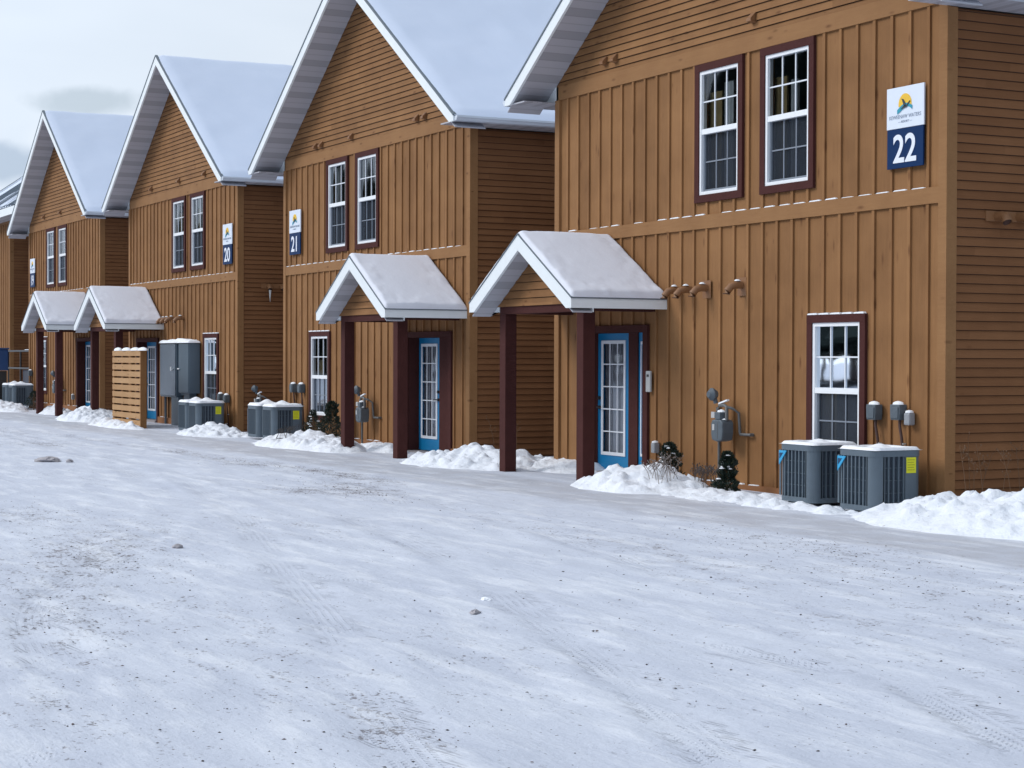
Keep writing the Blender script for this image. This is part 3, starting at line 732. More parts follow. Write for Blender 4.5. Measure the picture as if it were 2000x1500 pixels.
        snow_sheet('porch_snow', L0-hs-.01, L0+hs+.01, yf-.015, -.03, lambda x: pr+.025-psl*math.sqrt((x-L0)**2+.003), .08, M_psnow, po, 100, 70, .06, unit+5, amp=.012)
        # gusset of wind-packed snow against the wall
    # vents
    for x, z in gable_vents:
        m_ = MB(); hood(m_, x, z); obj('gable_vent', m_, M_vent, h)
    for (x, z, kind) in low_vents:
        m_ = MB()
        if kind == 'box':
            m_.box(x-.10, x+.10, -.03, -.022, z-.12, z+.12)
        elbow(m_, x, z); obj('vent_elbow', m_, [M_vent, M_vin], h, smooth=True)
        s_ = MB(); s_.lathe([(.045, 0), (.03, .018), (.008, .024)], (x, -.10, z+.072), 8); obj('snow', s_, M_cap, bpy.context.scene.objects[-1] if False else h)
    if side_vent:
        for yy in (.70, 1.02, 1.34)[:3 if unit == 22 else 2]:
            m_ = MB(); pts = [(W+.0, yy, 3.30), (W+.13, yy, 3.30), (W+.19, yy-.01, 3.28), (W+.225, yy-.02, 3.22)]
            m_.tube(pts, .055, 12, 0, cap=False); m_.tube([(W+.221, yy-.02, 3.226), (W+.2215, yy-.02, 3.2255)], .052, 12, 1)
            m_.box(W+.012, W+.032, yy-.16, yy+.16, 3.245, 3.36)
            v_ = obj('side_vent', m_, [M_vent, M_vin], h, smooth=True)
            if unit == 20 and yy < .8 or unit == 22 and yy == 1.02:
                ic = MB(); ic.tube([(W+.225, yy-.02, 3.2), (W+.225, yy-.02, 3.05), (W+.225, yy-.02, 2.93)], [.03 if unit == 20 else .012, .016 if unit == 20 else .008, .003], 8)
                obj('icicle', ic, M_ice, v_, smooth=True)
    houses[unit] = (h, mx); return h
house(22, False, 'nearest brown timber cabin, the one whose wall sign reads 22', baseR=.022,
      gable_vents=[(1.5, 6.08), (1.8, 6.08), (5.33, 6.1)], low_vents=[(3.55, 2.60, ''), (3.85, 2.60, ''), (4.26, 2.61, 'box'), (5.1, 2.62, 'box')])
house(21, True, 'brown timber cabin numbered 21, second from the right with number sign at its left edge', dz=-.015, gwin_x=(6.56, 7.51),
      gable_vents=[(-10.323+P, 6.02), (-10.0+P, 6.02), (-8.389+P, 6.02), (-5.272+P, 6.02), (-4.93+P, 6.02)])
house(20, False, 'brown timber cabin numbered 20, behind the pallet screen and grey electrical cabinets', dz=0.015,
      gable_vents=[(-22.253+2*P, 6.07), (-19.807+2*P, 6.08), (-17.73+2*P, 6.08)], low_vents=[(3.43, 2.60, ''), (3.74, 2.60, ''), (4.14, 2.61, ''), (4.9, 2.61, '')])
house(19, True, 'farthest complete brown timber gable cabin, left of the cabin numbered 20', dz=.075, side_vent=True,
      gable_vents=[(-34.434+3*P, 6.08), (-32.238+3*P, 6.08)])

# far-left cabin with its roof slope to the front
h18 = thing('cabin', (-42.4, .6, 0), 'partly visible brown cabin at the left edge with seamed snowy roof sloping forward', 'cabin', GROUP_H)
m_ = MB(); m_.box(-9, 0, 0, 9, -.3, 6.6); obj('wall', m_, M_board, h18)
m_ = MB()
for k in range(1, 28): x = -9+.325*k; m_.box(x-.05, x, -.022, 0, .1, 6.5)
obj('batten_strips', m_, M_batten, h18)
m_ = MB(); lap_rows(m_, -.2, 6.6, lambda z: (.11, 9), put_side(0, 1)); obj('side_wall', m_, [M_side, M_gap], h18)
m_ = MB(); m_.box(-.11, .02, -.03, 0, -.3, 6.55); m_.box(0, .02, 0, .11, -.3, 6.55); obj('corner_board', m_, M_band, h18)
m_ = MB(); zE = 6.86; m_.prism([(-.6, zE), (4.3, zE+.70*4.9), (9.2, zE), (9.2, zE-.05), (4.3, zE+.70*4.9-.06), (-.6, zE-.05)], 'x', -9.6, 5.15)
rf18 = obj('roof', m_, M_edge, h18)
m_ = MB(); m_.box(-9.6, 5.15, -.63, -.6, zE-.27, zE-.005); m_.prism([(-.6, zE-.01), (4.3, zE+.70*4.9-.01), (4.3, zE+.70*4.9-.22), (-.6, zE-.25)], 'x', 5.15, 5.18); obj('fascia', m_, M_white, rf18)
m_ = MB(); m_.box(-9.6, 5.15, -.6, 0, zE-.27, zE-.25); m_.box(0, 5.15, 0, 8.8, zE-.27, zE-.25); obj('soffit', m_, M_sofe, rf18)
m_ = MB()
for k in range(37):
    x = -9.5+k*.4; m_.prism([(-.6, zE+.01), (4.3, zE+.70*4.9+.01), (4.3, zE+.70*4.9+.085), (-.6, zE+.085)], 'x', x-.018, x+.018)
obj('roof_seam', m_, M_edge, rf18)
xs = np.linspace(-9.6, 5.1, 120); ys = np.linspace(-.6, 4.3, 40); X, Y = np.meshgrid(xs, ys)
seam = np.abs(((X+9.5+.2) % .4)-.2)
Z = zE+.70*(Y+.6)+.02+.06*np.clip(seam/.06, 0, 1)*np.clip((Y+.62)/.1, 0, 1)*np.clip(fbm(X*.7, Y*.4, 77, 3)*3-.6, .25, 1)+.035*np.clip((fbm(X*1.2, Y*.6, 78, 3)-.5)*6, 0, 1)
grid_obj('snow', X, Y, Z, M_rsnow, rf18)

# ------------------------------------------------------------------ number signs
def text_mesh(name, s, size, mt, parent, loc, sx=1.0, depth=.003, bold=0):
    cu = bpy.data.curves.new(name, 'FONT'); cu.body = s; cu.size = size; cu.align_x = 'CENTER'; cu.extrude = depth; cu.offset = bold
    o = bpy.data.objects.new(name+'_curve', cu); COL.objects.link(o)
    dg = bpy.context.evaluated_depsgraph_get(); dg.update()
    me = bpy.data.meshes.new_from_object(o.evaluated_get(dg)); COL.objects.unlink(o); bpy.data.objects.remove(o)
    me.materials.clear(); me.materials.append(mt)
    co = np.zeros(len(me.vertices)*3); me.vertices.foreach_get('co', co); co = co.reshape(-1, 3)
    new = np.stack([co[:, 0]*sx, -co[:, 2], co[:, 1]], 1); me.vertices.foreach_set('co', new.ravel()); me.update()
    t = bpy.data.objects.new(name, me); COL.objects.link(t); t.parent = parent; t.location = loc; return t
def sign(unit, x, z, w=.66, h_=.935):
    s = thing('unit_sign', (-(22-unit)*P+x, -.045, z), 'white and navy sign reading %d on the cabin wall' % unit, 'sign', 'cabin number signs')
    hb = .455
    m_ = MB(); m_.box(-w/2, w/2, -.02, 0, hb+.004, h_); tp = obj('logo_panel', m_, M_swhite, s, bevel=.003)
    m_ = MB(); m_.box(-w/2+.01, w/2-.01, -.02, 0, 0, hb); bp_ = obj('number_panel', m_, M_navy, s, bevel=.003)
    text_mesh('number', str(unit), .45, M_sdigit, bp_, (0, -.024, .07), .94, .002, .008)
    # emblem: yellow sun cut by a teal wave, dark bird in flight
    m_ = MB(); cx, cz, rr = .0, .275+hb, .115; pts = []
    for k in range(25):
        a = R(-12+k*204/24); pts.append((cx+rr*math.cos(a), cz+rr*math.sin(a)*1.05))
    m_.prism(pts, 'y', -.024, -.02); obj('sun_emblem', m_, M_yel, tp)
    m_ = MB(); top = []; bot = []
    for k in range(13):
        t_ = k/12; x_ = cx-.135+.265*t_; yy = cz-.065+.055*math.sin(t_*3.1-.25)-.0*t_
        top.append((x_, yy+.02)); bot.append((x_, yy-.028-.01*math.sin(t_*6)))
    m_.prism(top+bot[::-1], 'y', -.027, -.024); obj('wave_emblem', m_, M_teal, tp)
    m_ = MB()
    for poly in ([(-.075, -.035), (-.02, .0), (.03, .005), (.09, .05), (.10, .047), (.055, -.002), (.03, -.02), (-.03, -.03)],
                 [(-.01, -.01), (-.045, .07), (-.06, .085), (-.02, .075), (.015, .03), (.02, -.005)]):
        m_.prism([(cx+p[0], cz-.02+p[1]) for p in poly], 'y', -.031, -.027)
    obj('bird_emblem', m_, M_ink, tp)
    text_mesh('lettering', 'KEWEENAW WATERS', .062, M_gink, tp, (0, -.022, hb+.115), .93, .001)
    text_mesh('lettering', '— RESORT —', .036, M_gink, tp, (0, -.022, hb+.066), 1.1, .001)
sign(22, 8.44, 3.88); sign(21, .73, 3.84); sign(20, 8.47, 3.83); sign(19, .62, 3.95)

# ------------------------------------------------------------------ condensers
def rsq(hw, rad, n=6):
    o = []
    for cx, cy, a0 in ((hw-rad, hw-rad, 0), (-hw+rad, hw-rad, 90), (-hw+rad, -hw+rad, 180), (hw-rad, -hw+rad, 270)):
        for k in range(n+1): a = R(a0+90*k/n); o.append((cx+rad*math.cos(a), cy+rad*math.sin(a)))
    return o
def condenser(loc, label, badge=True, yellow=True, hgt=.66, snowy=0, rz=0):
    c_ = thing('air_conditioner', loc, label, 'air conditioner', 'outdoor air conditioners', rz)
    hw = .34
    m_ = MB(); m_.prism(rsq(hw-.03, .1), 'z', .05, hgt-.05); obj('coil', m_, M_accoil, c_)
    m_ = MB(); m_.prism(rsq(hw+.004, .12), 'z', 0, .06); obj('base_pan', m_, M_acbody, c_)
    m_ = MB(); m_.prism(rsq(hw+.006, .12), 'z', hgt-.075, hgt-.012); m_.prism(rsq(hw-.004, .115), 'z', hgt-.0121, hgt); tp = obj('top_cover', m_, M_acbody, c_)
    # corner panels: rounded wrap
    for sx, sy in ((1, -1), (1, 1), (-1, 1)):
        m_ = MB(); rad = .12; po = []; pi = []
        cx, cy = sx*(hw-rad), sy*(hw-rad)
        pts = []
        for k in range(9):
            a = k/8*math.pi/2; pts.append((math.cos(a), math.sin(a)))
        wid = .03 if (sx, sy) == (1, -1) else .0
        ou = [(cx+sx*rad, cy-sy*wid)]+[(cx+sx*rad*p[0], cy+sy*rad*p[1]) for p in pts]+[(cx-sx*wid, cy+sy*rad)]
        inn = [(cx+sx*(rad-.02), cy-sy*wid)]+[(cx+sx*(rad-.02)*p[0], cy+sy*(rad-.02)*p[1]) for p in pts]+[(cx-sx*wid, cy+sy*(rad-.02))]
        n = len(ou)
        for i in range(n-1):
            m_.face([(*ou[i], .06), (*ou[i+1], .06), (*ou[i+1], hgt-.075), (*ou[i], hgt-.075)])
        m_.face([(*ou[0], .06), (*inn[0], .06), (*inn[0], hgt-.075), (*ou[0], hgt-.075)]); m_.face([(*ou[-1], .06), (*inn[-1], .06), (*inn[-1], hgt-.075), (*ou[-1], hgt-.075)])
        obj('corner_panel', m_, M_acbody, c_, smooth=True)
    # service panel on the right-hand side towards the wall
    m_ = MB(); m_.box(hw-.012, hw+.001, .09, .225, .06, hgt-.075); obj('service_panel', m_, M_acbody, c_)
    # louvre bars
    m_ = MB()
    for k in range(-2, 7):
        t_ = -.21+.42*k/6 if k >= 0 else (-.275, -.318)[k+2]; dy_ = 0 if k >= 0 else (.022, .075)[k+2]
        m_.box(t_-.009, t_+.009, -hw+dy_, -hw+.03+dy_, .06, hgt-.075); m_.box(t_-.006, t_+.006, hw-.03, hw, .06, hgt-.075)
        m_.box(-hw, -hw+.03, t_-.006, t_+.006, .06, hgt-.075)
        if -.22 < t_ < .08: m_.box(hw-.03, hw, t_-.008, t_+.008, .06, hgt-.075)
    for zz in (.2, .34, .48):
        m_.box(-.24, .24, -hw+.012, -hw+.02, zz-.003, zz+.003); m_.box(hw-.02, hw-.012, -.24, .1, zz-.003, zz+.003)
    obj('louvre_guard', m_, M_acbody, c_)
    m_ = MB(); m_.lathe([(.275, 0), (.275, .004), (.27, .004)], (0, 0, hgt+.001), 28); obj('fan_opening', m_, M_dark, c_)
    # snow ring and central heap
    n = 48; xs = np.linspace(-hw, hw, n); X, Y = np.meshgrid(xs, xs)
    rr = np.hypot(X, Y); de = np.minimum(hw-np.abs(X), hw-np.abs(Y))
    cr_ = np.hypot(np.maximum(np.abs(X)-(hw-.12), 0), np.maximum(np.abs(Y)-(hw-.12), 0)); de = np.minimum(de, .12-cr_)
    ring = .020*np.clip(de/.02, 0, 1)**.5*np.clip((rr-.235)/.03, 0, 1)
    dome = (.055 if not snowy else .075)*np.exp(-(rr/.12)**2)
    no = .02*fbm(X*6+loc[0], Y*6+loc[1], 3, 3)
    
    if snowy: ring = np.maximum(ring, (.03+no)*np.clip(de/.03, 0, 1)**.5); 
    Z = np.where(de > 0, ring+dome+no*.5*np.clip(ring/.02, 0, 1), -.02)
    Z = np.where((dome < .012) & (ring < .004), -.008, Z)
    grid_obj('snow', X, Y, Z+hgt+.003, M_cap, c_)
    if badge:
        z1 = hgt-.085
        m_ = MB(); m_.prism([(-.31, z1), (-.16, z1), (-.31, z1-.17)], 'y', -hw-.012, -hw-.002); b_ = obj('badge', m_, M_badge, c_)
        m_ = MB(); m_.prism([(-.298, z1-.028), (-.225, z1-.028), (-.298, z1-.10)], 'y', -hw-.015, -hw-.012); obj('badge_inset', m_, M_badge2, b_)
    if yellow:
        m_ = MB(); m_.box(hw+.004, hw+.007, .10, .235, hgt-.26, hgt-.085); lb = obj('energy_label', m_, M_label, c_)
        m_ = MB()
        for q in range(5): m_.box(hw+.0072, hw+.0085, .115, .215-.01*(q % 2), hgt-.115-q*.028, hgt-.110-q*.028)
        obj('label_print', m_, mat('label_ink', (.25, .27, .02), .6), lb)
    return c_
cy = -.61
condenser((8.70, cy, -.015), 'grey air conditioner with yellow label, nearer of the two below the sign reading 22', hgt=.68)
condenser((7.50, cy+.05, -.01), 'grey air conditioner without yellow label, directly below the window of the nearest cabin', yellow=False, hgt=.68)
condenser((-15.75, cy, -.04), 'snow-capped air conditioner with yellow label right of the grey electrical cabinets', badge=False, snowy=1)
condenser((-16.56, cy, -.04), 'snow-capped air conditioner directly below the grey electrical cabinets', badge=False, yellow=False, snowy=1)
condenser((-10.70, cy, .0), 'snow-capped air conditioner with yellow label beside the shrubs at cabin 21', badge=False, snowy=1)
condenser((-11.62, cy, -.0), 'snow-capped air conditioner at the left corner of cabin 21', badge=False, yellow=False, snowy=1)
condenser((-36.15, cy, .08), 'snow-capped air conditioner nearest the left edge of the photo', badge=False, yellow=False, snowy=1)
condenser((-35.15, cy, .08), 'dark snow-capped air conditioner left of the farthest porch', badge=False, yellow=False, snowy=1)

# ------------------------------------------------------------------ wall boxes, meters
def wall_box(x, z, label, pipe=True, second=False, dz=0, snowc=True):
    b_ = thing('disconnect_box', (x, -.024, z+dz), label, 'electrical box', 'electrical boxes on the cabin walls')
    m_ = MB(); m_.prism([(-.075, -.09), (.075, -.09), (.085, -.02), (.085, .09), (-.085, .09), (-.085, -.02)], 'y', -.11, 0); obj('case', m_, M_gas, b_, bevel=.008)
    m_ = MB(); m_.prism([(-.065, -.07), (.065, -.07), (.07, .06), (-.07, .06)], 'y', -.122, -.111); obj('cover', m_, M_gas, b_, bevel=.004)
    m_ = MB(); m_.tube([(.02, -.05, -.09), (.02, -.05, -.16), (.05, -.045, -.3), (.06, -.03, -.5), (.06, -.03, -1.0)], .017, 8); obj('conduit', m_, M_brown, b_, smooth=True)
    m_ = MB(); m_.box(.035, .085, -.05, -.012, -.37, -.355); obj('strap', m_, M_grey, b_)
    if snowc:
        m_ = MB(); m_.lathe([(.085, 0), (.075, .022), (.04, .036), (.01, .04)], (0, -.055, .09), 12, squash=.62); obj('snow', m_, M_cap, b_, smooth=True)
    return b_
wall_box(7.93, 1.05, 'small grey electrical box between window and outlet pair on the nearest cabin')
wall_box(8.37, 1.06, 'small grey electrical box under the sign reading 22, nearest the corner')
def outlet(x, z, label):
    b_ = thing('outlet_cover', (x, -.024, z), label, 'outlet cover', 'bubble outlet covers')
    m_ = MB(); m_.box(-.05, .05, -.09, 0, -.085, .06); obj('case', m_, mat('grey_clear_plastic', (.28, .30, .33), .3), b_, bevel=.02)
    m_ = MB(); m_.lathe([(.05, 0), (.045, .02), (.01, .03)], (0, -.045, .06), 10); obj('snow', m_, M_cap, b_, smooth=True)
outlet(8.555, 1.0, 'round grey outlet cover beside the electrical box under the sign reading 22')
outlet(3.02, .42, 'grey outlet cover low on the wall right of the blue sidelight')
wall_box(-11.50, 1.02, 'left one of two small snow-capped electrical boxes on cabin 21'); wall_box(-11.03, 1.02, 'right one of two small snow-capped electrical boxes on cabin 21')
wall_box(-16.35, .72, 'left one of two small snow-capped electrical boxes at the right corner of cabin 20'); wall_box(-15.92, .70, 'right one of two snow-capped electrical boxes at the right corner of cabin 20')
wall_box(-36.2, 1.12, 'small snow-capped electrical box left of the farthest porch post')
outlet(-28.9-1.6, .45, 'tiny outlet cover left of the farthest blue door')

def gas_meter(loc, label, s=1.0, simple=False):
    g = thing('gas_meter', loc, label, 'gas meter', 'gas meters')
    m_ = MB(); m_.prism([(-.11, .0), (.0, -.02), (.12, .0), (.14, .1), (.14, .23), (.10, .27), (-.10, .27), (-.13, .22), (-.13, .08)], 'y', -.30, -.12)
    body = obj('meter_body', m_, M_gas, g, bevel=.02)
    m_ = MB(); m_.box(.02, .03, -.303, -.30, .02, .25); m_.box(-.09, -.04, -.306, -.30, .13, .21, 1); m_.box(-.17, -.09, -.27, -.25, .29, .37, 1); obj('meter_plates', m_, [M_pipe, M_grey], body)
    m_ = MB(); m_.box(-.07, .05, -.28, -.14, .27, .37); obj('index_box', m_, M_gas, g, bevel=.015)
    m_ = MB(); m_.tube([(-.10, -.21, .26), (-.10, -.21, .42), (-.06, -.21, .46), (.06, -.21, .46), (.11, -.21, .44), (.11, -.21, .26)], .024, 10)
    m_.tube([(-.17, -.14, -.75), (-.17, -.14, .32), (-.15, -.16, .40), (-.10, -.21, .42)], .02, 10)
    m_.tube([(.11, -.21, .44), (.17, -.16, .42), (.20, -.08, .36), (.20, -.06, .10), (.21, -.06, .08), (.42, -.04, .08)], .019, 10)
    m_.tube([(.40, -.04, .08), (.40, .01, .08)], .022, 8)
    obj('pipework', m_, M_pipe, g, smooth=True)
    m_ = MB(); m_.tube([(-.15, -.33, .60), (-.15, -.28, .60), (-.15, -.26, .60), (-.15, -.2, .60)], [.04, .085, .085, .05], 18)
    m_.tube([(-.15, -.24, .60), (-.13, -.22, .48)], .03, 10); obj('regulator', m_, M_gas, g, smooth=True)
    m_ = MB(); m_.prism([(-.06, .47), (.14, .52), (.14, .54), (-.06, .49)], 'y', -.23, -.19); m_.lathe([(.07, 0), (.06, .02), (.01, .035)], (-.01, -.21, .37), 10, squash=.8); m_.lathe([(.05, 0), (.02, .015)], (.08, -.21, .272), 8)
    obj('snow', m_, M_cap, g)
    g.scale = (s, s, s)
gas_meter((4.95, -.02, .60), 'gas meter with round regulator on the nearest cabin, above the small conifer')
gas_meter((-7.35, -.02, .45), 'gas meter seen between the two porch posts of cabin 21')
gas_meter((-15.2+.35, .55, .35), 'dark snow-dusted gas meter in the gap between cabins 20 and 21')
gas_meter((-32.0, -.02, .55), 'dark gas meter beside the farthest porch post')

# entry keypad
k = thing('intercom', (2.83, -.046, 1.345), 'slim light grey intercom panel right of the blue sidelight', 'intercom')
m_ = MB(); m_.box(-.06, .06, -.035, 0, -.15, .15); obj('case', m_, M_grey, k, bevel=.012)
m_ = MB(); m_.box(-.03, .03, -.038, -.0352, .065, .10); obj('slot', m_, M_black, k)

# electrical cabinets of cabin 20
g = thing('electrical_cabinet', (-20.85, -.03, .66), 'wide reflective grey electrical cabinet right of the blue door, left of the deeper cabinet', 'electrical cabinet', 'electrical cabinets')
m_ = MB(); m_.box(0, 1.38, -.17, 0, .0, 1.36); m_.box(1.38, 1.90, -.06, 0, .05, 1.33); obj('case', m_, M_cab, g, bevel=.01)
m_ = MB(); m_.box(.03, 1.34, -.19, -.171, .04, 1.33); obj('door', m_, M_cab2, g, bevel=.006)
m_ = MB(); m_.tube([(1.15, -.24, .70), (1.15, -.19, .70)], .02, 8); m_.box(1.12, 1.18, -.25, -.24, .66, .76); obj('latch', m_, M_vinyl, g)
xs = np.linspace(-.03, 1.92, 50); ys = np.linspace(-.21, .0, 12); X, Y = np.meshgrid(xs, ys); de = np.minimum(np.minimum(X+.03, 1.92-X), np.minimum(Y+.21, -Y+.02))
grid_obj('snow', X, Y, 1.36+.09*np.clip(de/.07, 0, 1)**.5*(.5+.9*fbm(X*3, Y*3, 9, 3)), M_cap, g)
m_ = MB(); m_.box(.92, 1.52, -.16, -.03, -.78, -.001); obj('wireway', m_, M_cab, g, bevel=.01)
m_ = MB(); m_.tube([(.1, -.06, -.75), (.1, -.06, .02)], .03, 8); obj('conduit', m_, M_cab, g)
g = thing('electrical_cabinet', (-19.0, -.03, .78), 'deep grey electrical cabinet above the snow-capped air conditioners, right of its pair', 'electrical cabinet', 'electrical cabinets')
m_ = MB(); m_.box(.08, .92, -.27, 0, .0, 1.24); obj('case', m_, M_cab, g, bevel=.01)
m_ = MB(); m_.box(.10, .90, -.288, -.271, .02, 1.22); obj('door', m_, M_cab, g, bevel=.006)
m_ = MB(); m_.tube([(.16, -.32, .60), (.16, -.288, .60)], .015, 8); m_.box(.12, .26, -.33, -.32, .585, .615); obj('latch', m_, M_vinyl, g)
xs = np.linspace(.04, .96, 30); ys = np.linspace(-.32, .0, 14); X, Y = np.meshgrid(xs, ys); de = np.minimum(np.minimum(X-.04, .96-X), np.minimum(Y+.32, -Y+.02))
grid_obj('snow', X, Y, 1.235+.085*np.clip(de/.09, 0, 1)**.5*(.6+.7*fbm(X*3+4, Y*3, 9, 3)), M_cap, g)
m_ = MB(); m_.box(.25, .7, -.2, -.02, -.22, -.001); obj('wireway', m_, M_cab, g)

# pallet screen
g = thing('pallet_screen', (-20.57, -1.5, -.05), 'freestanding tan screen of horizontal pallet boards with snow knobs on top', 'screen')
WS = 2.52; m_ = MB()
for k in range(11):
    z = .06+k*.168; m_.box(0, WS, -.02, .0, z, z+.128)
obj('slats', m_, M_pal, g)
m_ = MB()
for x in (.04, .82, 1.6, 2.42): m_.box(x-.06, x+.06, .0, .09, .02, 1.87)
for k in range(11): z = .06+k*.168; m_.box(0, WS, .092, .11, z, z+.128)
obj('frame', m_, M_palp, g)
m_ = MB(); m_.box(WS+.004, WS+.03, -.02, .13, 0, 1.89); m_.box(WS-.02, WS+.002, .112, .13, 0, 1.885); obj('end_board', m_, M_palp, g)
m_ = MB()
for x, w_ in ((.3, .26), (1.08, .3), (1.86, .3), (2.5, .3)): m_.lathe([(w_, 0), (w_*.9, .035), (w_*.6, .065), (w_*.2, .08)], (x, .05, 1.87), 14, squash=.35)
obj('snow', m_, M_cap, g, smooth=True)

# ------------------------------------------------------------------ snow banks (ploughed heaps)
def bank(label, cx, cy, rx, ry, h_, seed, ang=0, lump=1.0, step=.036, sk=0, z0=-.10):
    nx = int(2*rx*1.15/step); ny = int(2*ry*1.15/step)
    xs = np.linspace(-rx*1.15, rx*1.15, nx); ys = np.linspace(-ry*1.15, ry*1.15, ny); X, Y = np.meshgrid(xs, ys)
    rad = np.sqrt(((X+sk*Y)/rx)**2+(Y/ry)**2)+.28*(fbm(X*1.4+seed, Y*1.4, seed, 3)-.5)
    base = np.clip(1-rad, 0, 1)**.75
    prof = base*(.72+.55*fbm(X*1.1+seed*3, Y*1.1, seed+9, 3))
    lm = np.zeros(X.shape); rg = np.random.default_rng(seed)
    n = int(75*rx*ry*4)
    px = rg.uniform(-rx, rx, n); py = rg.uniform(-ry, ry, n); pr_ = .025+.15*rg.uniform(0, 1, n)**3
    for a, b, c_ in zip(px, py, pr_):
        d2 = ((X-a)**2+(Y-b)**2)/c_**2; k = d2 < 1
        th = (a*37.1+b*17.7) % 3.14; uu = (X[k]-a)*math.cos(th)+(Y[k]-b)*math.sin(th); vv = -(X[k]-a)*math.sin(th)+(Y[k]-b)*math.cos(th)
        bx_ = np.maximum(np.abs(uu)*1.3, np.abs(vv)*1.7)/c_
        lm[k] = np.maximum(lm[k], np.minimum(np.clip((.95-bx_)*2.6, 0, 1), .75+.5*(uu-vv*.6)/c_)*c_*.48)
    rough = .15*(fbm(X*3.2, Y*3.2, seed+2, 6)-.5)+.05*(fbm(X*13, Y*13, seed+4, 3)-.5)
    Z = z0+(h_-z0)*prof+lump*(lm+rough)*np.clip(base*3.0-.25, 0, 1)
    Z = np.where(rad > 1.0, z0-.05, Z)
    o = grid_obj('snow_bank', X, Y, Z, M_bsnow, loc=(cx, cy, 0)); o.rotation_euler[2] = R(ang)
    tag(o, label, 'snow bank', 'ploughed snow banks'); return o
bank('large lumpy snow bank at the right edge covering the foot of the near air conditioner', 10.75, -.45, 2.3, 1.40, .36, 1, 0)
bank('snow heap covering the right porch post foot and sidelight of the nearest cabin', 4.3, -1.1, 1.3, .88, .28, 2, 0)
bank('low snow ridge along the wall under the gas meter of the nearest cabin', 6.2, -.95, 2.0, .7, .02, 3, 0, .5)
bank('low snow strip in front of the two nearest air conditioners', 8.0, -1.2, 1.4, .45, .03, 4, 0, .7)
bank('snow bank filling the gap between cabins 21 and 22', -1.3, -.75, 2.1, 1.1, .27, 5, 4)
bank('snow bank behind the left porch post of the nearest cabin', .1, .1, 1.5, .8, .20, 15, -20, .6)
bank('snow bank in front of the shrubs left of the porch of cabin 21', -7.9, -1.15, 2.6, .8, .26, 6, 0)
bank('thin snow drift under the gas meter inside the porch of cabin 21', -6.1, -.45, 1.2, .45, .13, 7, 0, .6)
bank('snow bank between the cabin 20 and cabin 21 air conditioners', -13.9, -1.05, 1.8, .85, .17, 8, 0)
bank('low snow heap at the foot of the pallet screen', -19.4, -1.75, 2.4, .45, .10, 9, 0, .8)
bank('snow bank left of the pallet screen', -24.2, -1.15, 2.3, .9, .32, 10, 0)
bank('small snow drift between the two farthest porch posts', -29.6, -.75, 1.6, .5, .2, 12, 0)
bank('snow bank under the far-left air conditioners', -35.0, -1.35, 3.0, .75, .30, 11, 0)

# ------------------------------------------------------------------ shrubs, weeds
def shrub(loc, hgt, rad, label, leafm=None, n=2600, seed=0, snowy=True, sparse=False, name='conifer_shrub', cat='shrub', snow_amt=14):
    s = thing(name, loc, label, cat, 'shrubs by the walls'); rs = random.Random(seed)
    m_ = MB()
    for k in range(int(n*1.7)):
        t_ = rs.random()**.8; z = hgt*t_; rr = rad*(1-t_)**.45*(.9+.35*math.sin(z*31+seed)*math.cos(z*17))*(.35+.65*rs.random()**.4); a = rs.random()*6.283
        rr *= 1+.22*math.sin(3*a+z*9+seed)
        p = Vector((rr*math.cos(a), rr*math.sin(a), z)); l_ = .010+.022*rs.random()
        dv = Vector((math.cos(a)*.6+rs.uniform(-.4, .4), math.sin(a)*.6+rs.uniform(-.4, .4), rs.uniform(.2, 1.2))).normalized()*l_
        sd = dv.cross(Vector((rs.uniform(-1, 1), rs.uniform(-1, 1), .3))).normalized()*l_*.32
        m_.face([p-sd, p+sd, p+sd*.6+dv, p+dv*1.5, p-sd*.6+dv], 0 if rs.random() > .12 else 1)
    obj('foliage', m_, [leafm or M_leaf, M_leaf2], s)
    m_ = MB(); m_.tube([(0, 0, -.1), (0, 0, hgt*.5), (.01, 0, hgt*.85)], [.02, .013, .004], 7)
    for k in range(16):
        a = rs.random()*6.28; z = hgt*(.1+.7*rs.random()); q = rad*(1-z/hgt)**.5*.9
        m_.tube([(0, 0, z), (q*math.cos(a), q*math.sin(a), z+.08)], [.006, .002], 5)
    obj('trunk', m_, M_twig, s)
    if snowy:
        m_ = MB()
        for k in range(snow_amt):
            t_ = .35+.65*rs.random(); z = hgt*t_; rr = rad*(1-t_)**.5*.8; a = rs.uniform(3.2, 6.0) if k % 3 else rs.random()*6.28
            w_ = rs.uniform(.018, .045); m_.lathe([(w_*.7, -.006), (w_, 0), (w_*.7, .010), (w_*.2, .014)], (rr*math.cos(a), rr*math.sin(a), z), 8)
        obj('snow', m_, M_cap, s, smooth=True)
